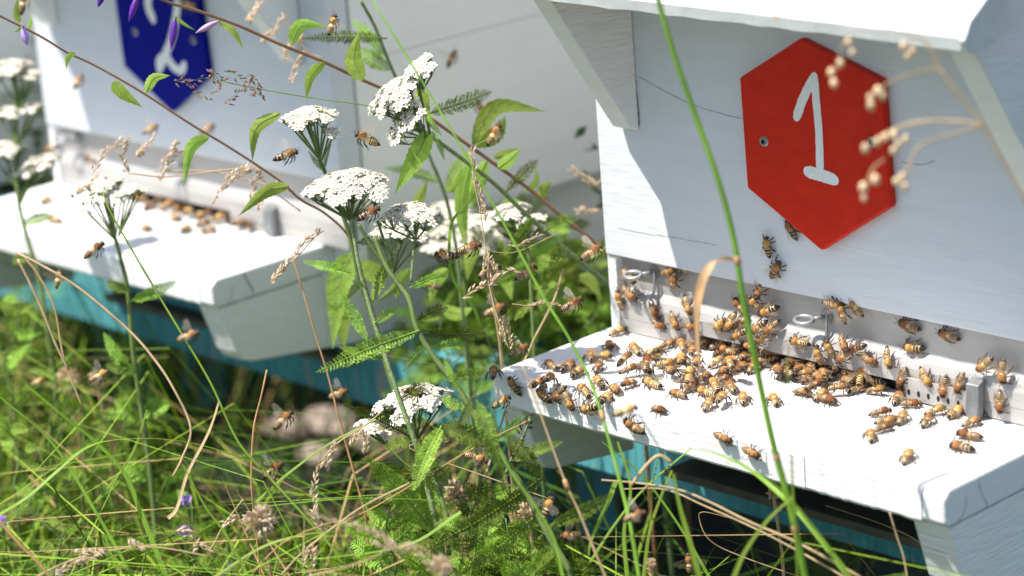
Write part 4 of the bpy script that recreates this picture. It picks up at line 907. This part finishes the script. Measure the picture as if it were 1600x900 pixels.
blade([(816, 570), (835, 620), (860, 690), (885, 757), (905, 800), (925, 850), (950, 910)], 1.45, (1.2, 2.6), 'brown jointed straw leaning before the left bracket', M['straw'], 'grass stalk', 'grass_stalk', True, None, True, [(886, 757, 4)])
blade([(1043, 705), (1075, 702), (1120, 710), (1165, 730), (1210, 765), (1260, 815), (1330, 905)], (1.50, 1.40), (1.5, 4.5), 'green blade arching along the underside of the near board', M['gblade'], ground=True)
blade([(986, 758), (1010, 727), (1030, 712), (1048, 722)], 1.46, (2.5, 3), 'short broken straw with a pale tip before the turquoise beam', M['straw'], 'grass stalk', 'grass_stalk', True)
blade([(940, 750), (1000, 755), (1060, 765), (1110, 785), (1170, 815), (1250, 850), (1350, 905)], (1.50, 1.42), (1.2, 2.3), 'long straw lying across the dark grass under the board, upper of a pair', M['straw'], 'grass stalk', 'grass_stalk', True)
blade([(975, 764), (1040, 765), (1100, 790), (1180, 826), (1260, 868), (1330, 908)], (1.52, 1.44), (1.0, 1.8), 'long straw lying across the dark grass under the board, lower of a pair', M['straw'], 'grass stalk', 'grass_stalk', True)
blade([(1150, 812), (1100, 800), (1093, 812), (1110, 845), (1160, 870), (1260, 905)], 1.58, (.6, 1.1), 'thin curled straw looping below the turquoise beam', M['straw'], 'grass stalk', 'grass_stalk', True)
blade([(962, 752), (950, 785), (936, 815), (922, 850), (920, 868)], 1.5, (4.2, 1.0), 'short broad light green blade left of the turquoise beam', M['gblade'])
blade([(1052, 740), (1062, 790), (1076, 840), (1094, 905)], 1.40, (2, 5), 'bright green blade under the middle of the board', M['gblade'], ground=True)
blade([(1240, 775), (1200, 812), (1165, 860), (1145, 905)], 1.38, (1.5, 4), 'pale green blade forking left from the foot of the tall stalk', M['gblade'])
blade([(1180, 735), (1225, 770), (1275, 830), (1330, 905)], 1.38, (1.5, 3.5), 'green blade forking right from the foot of the tall stalk', M['gblade'])
blade([(1390, 800), (1402, 840), (1412, 870), (1418, 905)], 1.45, (1.2, 1.5), 'single brown straw under the right end of the near board', M['straw'], 'grass stalk', 'grass_stalk', True, None, True)
blade([(25, 395), (60, 412), (123, 450), (200, 515), (240, 560), (270, 605), (298, 668), (285, 715), (270, 745)], (1.68, 1.62), (2.3, 1.8), 'longest bent yellow straw below the far landing board', M['straw'], 'grass stalk', 'grass_stalk', True)
blade([(28, 405), (48, 445), (67, 487), (88, 540), (107, 578)], 1.66, (2.4, 1.7), 'short pale straw steeply leaning at the left', M['straw'], 'grass stalk', 'grass_stalk', True)
blade([(35, 398), (60, 430), (85, 480), (100, 560), (130, 640)], 1.7, (2.0, 1.4), 'middle one of three straws fanning out at the left', M['straw'], 'grass stalk', 'grass_stalk', True)
blade([(342, 628), (332, 660), (320, 688), (293, 740), (277, 793), (263, 810)], 1.58, (1.6, 3.2), 'blade with green top and dry curled foot in the dark gap', M['straw'])
blade([(160, 300), (180, 345), (247, 460), (283, 520), (330, 600), (372, 690), (420, 745), (470, 800), (540, 880)], (1.64, 1.58), (1.3, 2.6), 'thin olive stem slanting down from the far landing board', M['gblade'], 'grass stalk', 'grass_stalk', True, None, True)
blade([(417, 578), (408, 620), (397, 665), (393, 720), (393, 765)], 1.6, (1.5, 1.3), 'short reddish straw standing below the far bracket', M['dryleaf'], 'grass stalk', 'grass_stalk', True, None, True)
blade([(455, 395), (472, 450), (492, 520), (512, 585), (530, 655), (548, 720), (570, 800)], 1.66, (1.1, 2.0), 'orange brown straw in front of the shaded side of the far hive', M['dryleaf'], 'grass stalk', 'grass_stalk', True, None, True)
blade([(-10, 808), (40, 778), (90, 735), (130, 702), (170, 688), (240, 685), (300, 692), (370, 712), (440, 742), (540, 775)], (1.56, 1.62), (3.2, 1.5), 'long green blade arching over the grass at the lower left', M['gblade'])
blade([(285, 725), (320, 790), (350, 830), (372, 870), (390, 905)], 1.5, (1.0, 3.0), 'blue green blade rising steeply at the bottom left', M['gblade'], ground=True)
blade([(40, 600), (100, 650), (150, 690), (195, 740), (220, 800), (260, 900)], 1.6, (2, 4.6), 'broad olive blade leaning through the left grass', M['gblade'], ground=True)
blade([(-5, 810), (30, 850), (60, 880), (80, 905)], 1.5, (2, 2.4), 'orange straw at the lower left corner', M['dryleaf'], 'grass stalk', 'grass_stalk', True)
blade([(395, 895), (440, 850), (500, 822), (560, 805), (640, 760), (740, 700), (830, 655)], (1.5, 1.55), (1.2, 1.0), 'long fine orange straw rising through the yarrow leaves', M['dryleaf'], 'grass stalk', 'grass_stalk', True)
blade([(705, 905), (730, 820), (760, 740), (790, 640), (830, 540), (865, 470), (880, 420)], (1.62, 1.75), (2.4, 1.6), 'tan straw leaning behind the bees at the board corner', M['straw'], 'grass stalk', 'grass_stalk', True)
blade([(760, 335), (722, 332), (706, 350), (702, 400), (710, 440), (740, 480), (750, 510)], 1.64, (2.0, 3.2), 'bent green blade hooking down beside the blurred yarrow', M['gblade'])
blade([(700, 690), (640, 700), (760, 745), (860, 780)], 1.6, (1, 1), 'thin dry stalk lying among the lower yarrow leaves', M['straw'], 'grass stalk', 'grass_stalk', True)
for i, (pts, d, w_, m_, lb) in enumerate([
    ([(0, 620), (80, 690), (150, 800), (210, 905)], 1.6, (1.5, 3.4), 'gblade', 'green blade crossing the wide left meadow low down'),
    ([(60, 905), (120, 820), (200, 720), (230, 640)], 1.7, (3.4, 1), 'gblade', 'green blade leaning right towards the left yarrow stem'),
    ([(330, 905), (420, 850), (520, 830), (600, 845)], 1.5, (2.6, 1), 'gblade', 'green blade curving right at the bottom left of centre'),
    ([(420, 790), (520, 780), (600, 778), (690, 782)], 1.52, (1.2, 3), 'gblade', 'nearly level yellow green blade below the stones'),
    ([(400, 880), (520, 870), (640, 850), (720, 800)], 1.5, (1.0, 3), 'gblade', 'lower level green blade near the bottom centre'),
    ([(400, 785), (450, 740), (520, 690), (600, 650)], 1.6, (2.6, 1.2), 'gblade', 'blade rising right in front of the stones'),
    ([(905, 905), (960, 820), (1010, 760), (1080, 700)], 1.55, (2.6, 1), 'gblade', 'dark green blade rising before the turquoise beam'),
    ([(1110, 905), (1060, 820), (1000, 740), (940, 690)], 1.6, (2.6, 1), 'gblade', 'green blade leaning left under the near board'),
    ([(980, 905), (975, 830), (985, 760), (965, 690)], 1.5, (3.4, 1.5), 'gblade', 'upright dull green blade below the left bracket'),
    ([(1005, 905), (1015, 830), (1035, 770), (1050, 735)], 1.5, (3.0, 1.5), 'gblade', 'grey green stalk carrying the fine dark panicle'),
    ([(880, 905), (860, 830), (800, 740), (780, 700)], 1.44, (3.0, 1), 'gblade', 'green blade crossing behind the bottom yarrow leaves'),
    ([(1500, 905), (1440, 850), (1380, 820), (1290, 790)], 1.62, (1.6, 1), 'straw', 'dim straw in the shade under the right end of the board'),
    ([(720, 560), (690, 570), (600, 555), (545, 552)], 1.7, (1.0, 1.0), 'straw', 'level pale straw under the far hive side')]):
    blade(pts, d, w_, lb, M[m_])

# seed heads ------------------------------------------------------------
def spikelets(px, d, n, L, W, m, root, spread=.5, jit=3, name='spikelets', hang=0.3):
    P = line(px, d, 8); g = Geo(); k = len(P); s = (d if not hasattr(d, '__len__') else d[0])/FPX
    for i in range(n):
        u = i/(n-1)*(k-1); a = min(k-2, int(u)); p = P[a].lerp(P[a+1], u-a); t = (P[a+1]-P[a]).normalized()
        o = Vector((rnd.gauss(0, 1), rnd.gauss(0, 1), rnd.gauss(0, 1)-hang)); o = (o-t*o.dot(t)*.7).normalized()
        dv = (t*(-.9)+o*spread).normalized(); l = L*s*rnd.uniform(.7, 1.2); w_ = W*s*rnd.uniform(.8, 1.2); q = p+o*rnd.uniform(0, jit)*s
        e = dv.orthogonal().normalized(); e2 = dv.cross(e)
        vs = [q, q+dv*l*.35+e*w_, q+dv*l*.35+e2*w_, q+dv*l*.35-e*w_, q+dv*l*.35-e2*w_, q+dv*l]
        g.add(vs, [(0, 1, 2), (0, 2, 3), (0, 3, 4), (0, 4, 1), (5, 2, 1), (5, 3, 2), (5, 4, 3), (5, 1, 4)])
    return part(name, g, m, root)
def seedgrass(stempx, d, rad, heads, label, m='husk', n=30, L=13, W=2.0, spread=.5, jit=3, sm='straw', group='grass seed heads'):
    P = line(stempx, d, 6); r = empty('grass_seed_head', P[-1], label, 'seed head', group); g = Geo(); g.tube(P, rad*(d if not hasattr(d, '__len__') else d[0])/FPX, 5); part('stem', g, M[sm], r, True)
    for h in heads:
        g = Geo(); g.tube(line(h, d, 5), rad*.38*(d if not hasattr(d, '__len__') else d[0])/FPX, 4); part('branch', g, M[sm], r)
        spikelets(h, d, n, L, W, M[m], r, spread, jit)
seedgrass([(440, 898), (470, 866), (520, 825), (570, 790), (640, 755)], 1.5, 1.6, [[(490, 855), (487, 880), (484, 905)], [(478, 862), (474, 885)]], 'pale drooping grass spikes at the bottom edge left of centre', n=14)
seedgrass([(600, 640), (570, 665), (530, 690), (508, 712), (497, 730)], 1.55, 1.2, [[(500, 725), (493, 750), (490, 775), (491, 800)], [(522, 698), (512, 715), (511, 735)], [(565, 668), (553, 690), (548, 698)], [(568, 672), (572, 690), (570, 710)], [(491, 800), (497, 815), (508, 832)]], 'drooping pale grass spike hanging left of the low yarrow', n=20)
seedgrass([(795, 545), (780, 505), (770, 470), (762, 430), (765, 405)], 1.6, 1.2, [[(772, 440), (790, 425), (815, 425)], [(768, 440), (745, 450), (722, 466)], [(762, 400), (758, 415), (748, 430)], [(770, 412), (775, 425), (770, 440)]], 'forked dry grass head among the leaves between the hives', n=14)
seedgrass([(800, 475), (830, 478), (855, 473), (875, 476)], 1.62, 1.1, [[(830, 476), (850, 472), (878, 477)]], 'arching dry ear pointing at a flying bee', n=26, L=7, W=1.4, jit=1.5)
seedgrass([(870, 365), (800, 395), (740, 385)], 1.62, .7, [[(840, 366), (815, 380), (795, 384)]], 'short pale ear right of the blurred yarrow', n=20, L=10, W=1.5)
seedgrass([(760, 400), (752, 340), (742, 290), (736, 240)], 1.58, 1.0, [[(737, 235), (742, 270), (748, 300)], [(750, 300), (756, 325), (758, 345)]], 'feathery pale grass ear hanging beside the slender green stem', n=26, L=11, W=1.8)
seedgrass([(790, 540), (788, 515), (786, 500)], 1.62, .8, [[(786, 497), (784, 515), (786, 535)], [(790, 500), (795, 520), (797, 545)]], 'small hanging grass tuft left of the near board', n=14, L=10)
seedgrass([(620, 175), (560, 163), (500, 155), (450, 147), (400, 138), (350, 128)], 1.62, .9, [[(350, 128), (320, 122), (290, 130)], [(350, 130), (325, 150), (300, 145)], [(385, 135), (370, 118), (350, 110)], [(400, 138), (395, 120), (388, 115)], [(380, 138), (365, 150), (350, 160)], [(345, 128), (330, 112), (322, 108)], [(400, 140), (405, 150), (402, 128)], [(300, 132), (285, 128), (272, 126)]], 'fine purplish brown panicle in front of the blue plate', 'bhusk', 11, 11, 1.9, .8, 5, 'gblade')
for i, (stp, hs, d, lb) in enumerate([
    ([(390, 262), (330, 268), (260, 276), (200, 270)], [[(200, 215), (165, 235), (145, 270)], [(195, 225), (190, 245), (200, 270)], [(150, 275), (135, 290), (118, 300)]], 1.72, 'blurred straw panicle over the far board, leftmost of its row'),
    ([(460, 300), (400, 285), (330, 268), (240, 268)], [[(240, 215), (222, 235), (212, 245)], [(280, 235), (262, 255), (250, 285)], [(275, 225), (262, 240), (250, 270)]], 1.74, 'blurred straw panicle over the far board, second of its row'),
    ([(470, 330), (430, 300), (400, 268)], [[(400, 262), (370, 275), (345, 295)], [(385, 262), (355, 280), (330, 320)], [(405, 270), (395, 290), (390, 320)], [(430, 290), (412, 300), (402, 330)]], 1.70, 'blurred straw panicle over the far board, rightmost of its row'),
    ([(500, 360), (470, 395), (430, 430)], [[(450, 410), (437, 425), (422, 440)], [(500, 360), (475, 378), (460, 400)]], 1.66, 'pale grass tip hanging over the end of the far landing board'),
    ([(505, 90), (480, 80), (440, 20)], [[(470, 85), (462, 105), (455, 130)], [(440, 30), (420, 55), (405, 65)], [(405, 5), (392, 25), (385, 35)], [(470, 60), (450, 75), (445, 95)]], 1.80, 'blurred straw panicle before the far hive wall at top centre'),
    ([(470, 905), (560, 880), (640, 850), (690, 880)], [[(480, 800), (540, 820), (600, 835)], [(560, 820), (600, 840), (620, 855)], [(640, 850), (660, 870), (680, 895)], [(585, 850), (610, 855), (640, 860)]], 1.38, 'blurred thick straw ears at the bottom centre'),
    ([(945, 275), (925, 290), (900, 265)], [[(895, 265), (912, 275), (930, 290)], [(930, 325), (905, 330), (935, 328)]], 1.85, 'tiny pale grass bits before the grey hive side'),
    ([(50, 905), (100, 880), (160, 862), (240, 855), (330, 870)], [[(130, 870), (105, 885), (85, 895)], [(160, 862), (140, 860), (115, 865)], [(220, 855), (206, 845), (203, 840)], [(150, 868), (128, 875), (110, 880)]], 1.5, 'fine straw panicle at the bottom left'),
    ([(380, 780), (350, 820), (325, 860), (300, 835)], [[(300, 835), (290, 828), (275, 830)], [(350, 818), (365, 810), (375, 805)], [(325, 860), (310, 850), (300, 862)]], 1.55, 'small branching brown panicle left of the dried flower head')]):
    seedgrass(stp, d, 1.2, hs, lb, 'husk', 22, 11, 2.0, .5, 3)
# fine dark panicle before the turquoise beam
seedgrass([(1015, 830), (1018, 790), (1020, 750), (1028, 715)], 1.55, .6, [[(1020, 760), (1010, 740), (1008, 710)], [(1020, 770), (1040, 745), (1052, 720)], [(1018, 790), (1005, 770), (1012, 760)], [(1022, 780), (1035, 770), (1045, 765)], [(1026, 730), (1030, 710), (1038, 700)], [(1022, 745), (1035, 740), (1045, 735)]], 'fine dark panicle silhouetted before the turquoise beam', 'b_leg', 7, 6, 1.0, .8, 3, 'gblade')
# dark curled seed spike left of the bracket
seedgrass([(790, 740), (800, 715), (812, 695), (822, 670), (828, 655)], 1.55, 2.4, [[(828, 650), (820, 670), (808, 700), (798, 720)]], 'stem tip with curled blackish seed pods before the left bracket', 'b_leg', 26, 13, 2.4, 1.3, 4, 'hstem')
# dried brown flower heads
def dryhead(x, y, R, d, label):
    c = at(x, y, d); r = empty('dried_flower_head', c, label, 'dried flower', 'dried flower heads'); s = d/FPX; g = Geo()
    for i in range(170):
        o = Vector((rnd.gauss(0, 1), rnd.gauss(0, 1), rnd.gauss(0, 1))).normalized(); q = c+o*R*s*rnd.uniform(.1, .6); l = R*s*rnd.uniform(.25, .5); e = o.orthogonal().normalized()*l*.28; e2 = o.cross(e).normalized()*l*.28
        g.add([q, q+o*l*.5+e, q+o*l*.5+e2, q+o*l*.5-e, q+o*l], [(0, 1, 2), (0, 2, 3), (4, 2, 1), (4, 3, 2), (0, 3, 1), (4, 1, 3)])
    part('seed_ball', g, M['husk'], r); g = Geo(); g.tube([c, c+Vector((.005, 0, -.04)), Vector((c.x+.01, c.y, GZ))], .0011, 5); part('stem', g, M['straw'], r)
dryhead(408, 815, 34, 1.52, 'large dried clover head in the lower left'); dryhead(106, 592, 22, 1.95, 'dried flower head left of the left yarrow stem'); dryhead(150, 590, 15, 1.92, 'small dried flower head beside the left yarrow stem')
dryhead(690, 885, 22, 1.36, 'blurred dried bud at the bottom centre'); dryhead(824, 800, 20, 1.55, 'dried head half hidden beside the thick yarrow stem'); dryhead(715, 770, 24, 1.68, 'brown dried head in the shade under the low yarrow')
dryhead(1208, 768, 14, 1.6, 'small dried head under the near board'); dryhead(1017, 880, 10, 1.5, 'tiny pale dried head at the bottom right of centre'); dryhead(765, 435, 18, 1.68, 'dried head among the leaves behind the forked grass')

# foreground quaking grass at the upper right
SG = 'quaking grass spikelets near the lens'
qr = empty('quaking_grass', at(1600, 330, 1.2), 'blurred quaking grass with tan beads hanging before the red plate', 'quaking grass')
def qstem(px, r=1.6, d=1.22):
    g = Geo(); g.tube(line(px, d, 5), r*d/FPX, 5); part('stem', g, M['straw'], qr, True)
qstem([(1640, 420), (1600, 312), (1560, 240), (1537, 196), (1500, 150), (1466, 106)], 2.4); qstem([(1537, 196), (1500, 190), (1440, 190), (1395, 203), (1362, 222)], 2.2); qstem([(1537, 196), (1480, 212), (1437, 228), (1420, 260), (1410, 285)], 2)
qstem([(1466, 106), (1430, 114), (1390, 128), (1372, 145)], 2); qstem([(1466, 106), (1458, 84), (1440, 62), (1420, 58)], 2.0); qstem([(1383, 248), (1365, 262), (1355, 285)], 1.6); qstem([(1430, 50), (1330, 52), (1308, 100), (1302, 125)], .8); qstem([(1440, 62), (1350, 30), (1230, -5)], .8)
beads = [(1326, 66, 8), (1332, 82, 7), (1313, 99, 8), (1299, 113, 8), (1303, 130, 8), (1412, 72, 8), (1426, 80, 8), (1418, 88, 6), (1372, 143, 10), (1379, 150, 9), (1360, 153, 8), (1361, 165, 9), (1352, 232, 9), (1371, 222, 8), (1383, 215, 8), (1397, 211, 9), (1404, 225, 8), (1396, 236, 8), (1415, 217, 7), (1368, 281, 10), (1349, 293, 10), (1401, 284, 8), (1414, 292, 8), (1410, 276, 7), (1350, 310, 7), (1212, 26, 6), (1223, 10, 6), (1235, 3, 5), (1245, 0, 5), (1287, 14, 5)]
for i, (x, y, r_) in enumerate(beads):
    d = 1.22; c = at(x, y, d); s = d/FPX; g = Geo(); n, k = 6, 8; vs = []
    R_ = r_*s*.88
    for j in range(n+1):
        th = math.pi*j/n; pinch = 1-.18*math.sin(th*3)**2
        for q in range(k):
            a = 2*math.pi*q/k; rq = R_*rnd.uniform(.86, 1.12); vs.append(c+Vector((rq*math.sin(th)*math.cos(a)*pinch, rq*.8*math.sin(th)*math.sin(a)*pinch, R_*1.1*math.cos(th))))
    g.add(vs, [(j*k+q, (j+1)*k+q, (j+1)*k+(q+1) % k, j*k+(q+1) % k) for j in range(n) for q in range(k)]); part('spikelet', g, M['seed'], qr, True)

# clover flowers in the grass
for i, (x, y, lb) in enumerate([(292, 782, 'lilac clover flower beside the dry curled blade'), (288, 830, 'lilac clover flower, lower of the two below the dark gap'), (355, 888, 'lilac clover flower at the bottom edge left of centre'), (90, 898, 'lilac clover flower in the lower left corner'), (3, 815, 'lilac clover flower at the left edge')]):
    c = at(x, y, 1.72); r = empty('clover_flower', c, lb, 'flower', 'lilac clover flowers'); g = Geo()
    for k in range(40):
        o = Vector((rnd.gauss(0, 1), rnd.gauss(0, 1), rnd.gauss(.3, 1))).normalized(); l = .0042; e = o.orthogonal().normalized()*l*.3
        g.add([c+o*.0008-e, c+o*.0008+e, c+o*l+e*.6, c+o*l-e*.6], [(0, 1, 2, 3)])
    part('petals', g, M['lilac'], r); g = Geo(); g.tube([c, Vector((c.x, c.y+.01, GZ))], .0006, 5); part('stem', g, M['stem'], r)

# ------------------------------------------------------------------ the meadow: nobody could count it
def limit(x):                                           # picture height above which no loose grass of the meadow stands
    return np.interp(x, [-200, 0, 60, 120, 230, 330, 420, 560, 650, 700, 780, 860, 940, 1000, 1200, 1400, 1600, 1900], [340, 385, 420, 500, 560, 600, 630, 690, 620, 560, 560, 700, 745, 770, 800, 845, 900, 900])
def meadow(name, n, mi, hrange, seed, wid=(.0006, .0018), rng=(-2.6, 1.2, -.9, 2.6), lean=.5):
    r = random.Random(seed); g = Geo(); made = 0; tries = 0
    while made < n and tries < n*14:
        tries += 1
        x = r.uniform(rng[0], rng[1]); y = r.uniform(rng[2], rng[3])
        px, py, dep = proj((x, y, GZ))
        if dep < .95 or px < -500 or px > 2100 or py > 3200: continue
        if y > .16 and x > -2.2 and x < .4 and y < .55 and r.random() < .8: continue
        h = r.uniform(*hrange); az = r.uniform(0, 6.28); ln = h*r.uniform(.1, lean)
        tip = Vector((x+ln*math.cos(az), y+ln*math.sin(az), GZ+h)); tx, ty, td = proj(tip)
        lim = limit(tx)
        if td < 2.3 and ty < lim+r.uniform(-25, 60)*1.0: continue
        if -.36 < tip.x < .04 and tip.y > -.03 and tip.z > -.09: continue
        if -1.05 < tip.x < -.64 and tip.y > .0 and tip.z > -.09: continue
        if 330 < tx < 640 and 620 < ty < 760 and r.random() < .7: continue
        if tx > 860 and r.random() < .68: continue
        if 230 < tx < 640 and ty < 780 and r.random() < .72: continue
        b = Vector((x, y, GZ)); mid = b.lerp(tip, .5)+Vector((0, 0, h*(.12+.30*ln/h))); w_ = r.uniform(*wid); sd = Vector((math.cos(az+1.57+r.uniform(-.6, .6)), math.sin(az+1.57), 0))
        P = [b, b.lerp(mid, .6)+Vector((0, 0, h*.04)), mid, mid.lerp(tip, .6), tip]
        g.ribbon(P, [w_*.7, w_, w_*.9, w_*.6, w_*.08], sd, r.choice(mi)); made += 1
    o = obj(name, g, [M['grassA'], M['grassB'], M['grassC']]); tag(o, kind='stuff'); return o
tag(meadow('grass', 24000, [0, 0, 0, 0, 1, 1, 2], (.06, .27), 11, (.0005, .0014), lean=1.3), 'fine wild grass growing around the hives', 'grass')
tag(meadow('tall_grass', 2600, [0, 0, 1, 1, 2], (.18, .34), 12, (.0005, .0010), (-2.0, .5, -.75, .3), 1.4), 'tall thin loose grass stems of the meadow', 'grass')
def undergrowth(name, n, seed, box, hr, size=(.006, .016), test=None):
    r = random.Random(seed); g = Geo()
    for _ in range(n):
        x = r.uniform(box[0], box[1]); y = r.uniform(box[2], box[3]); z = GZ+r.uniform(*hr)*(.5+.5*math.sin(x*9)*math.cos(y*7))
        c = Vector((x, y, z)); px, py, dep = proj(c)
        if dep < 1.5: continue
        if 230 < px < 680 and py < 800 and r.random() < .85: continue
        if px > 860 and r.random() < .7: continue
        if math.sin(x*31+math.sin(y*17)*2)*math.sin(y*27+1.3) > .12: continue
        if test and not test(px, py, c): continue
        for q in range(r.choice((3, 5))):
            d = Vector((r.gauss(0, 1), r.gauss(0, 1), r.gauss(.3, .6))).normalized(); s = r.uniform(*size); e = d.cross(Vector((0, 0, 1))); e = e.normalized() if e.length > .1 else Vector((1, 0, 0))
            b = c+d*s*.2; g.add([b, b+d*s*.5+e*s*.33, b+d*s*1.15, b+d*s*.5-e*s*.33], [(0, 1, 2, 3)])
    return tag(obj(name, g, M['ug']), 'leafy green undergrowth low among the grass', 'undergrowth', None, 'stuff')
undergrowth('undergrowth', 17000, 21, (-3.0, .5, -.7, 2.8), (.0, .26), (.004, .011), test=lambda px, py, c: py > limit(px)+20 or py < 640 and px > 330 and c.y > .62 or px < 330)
def bush(name, cx, cy, rx, ry, rz, cz, n, seed, label, size=(.007, .018), m='ug'):
    r = random.Random(seed); root = empty(name, (cx, cy, GZ), label, 'bush'); g = Geo(); st_ = Geo()
    cl = [(r.uniform(-1, 1), r.uniform(-1, 1), r.uniform(-1, 1)) for _ in range(34)]
    for a, b, c_ in cl: st_.tube([Vector((cx+a*rx*.1, cy+b*ry*.1, GZ)), Vector((cx+a*rx*.7, cy+b*ry*.7, cz+c_*rz*.8))], .0016, 4)
    for _ in range(n):
        a, b, c_ = r.choice(cl); o = Vector((a*rx*.75+r.gauss(0, .022), b*ry*.75+r.gauss(0, .022), c_*rz*.85+r.gauss(0, .02))); c = Vector((cx, cy, cz))+o
        d = Vector((r.gauss(0, 1), r.gauss(0, 1), r.gauss(0, .6))).normalized(); s = r.uniform(*size); e = d.cross(Vector((r.gauss(0, .4), r.gauss(0, .4), 1))).normalized()
        g.add([c, c+d*s*.45+e*s*.3, c+d*s, c+d*s*.45-e*s*.3], [(0, 1, 2, 3)])
    part('foliage', g, M[m], root)['kind'] = 'stuff'; part('twigs', st_, M['stem'], root)
bush('leafy_bush', -.47, .46, .10, .20, .10, -.07, 3200, 31, 'leafy green bush filling the gap between the two nearest hives')
bush('leafy_bush', -1.14, .06, .10, .08, .10, -.18, 1500, 33, 'low leafy bush before the left end of the far landing board', (.005, .012))
bush('leafy_bush', -1.35, .45, .12, .2, .14, -.08, 1500, 34, 'dark leafy bush left of the far hive')
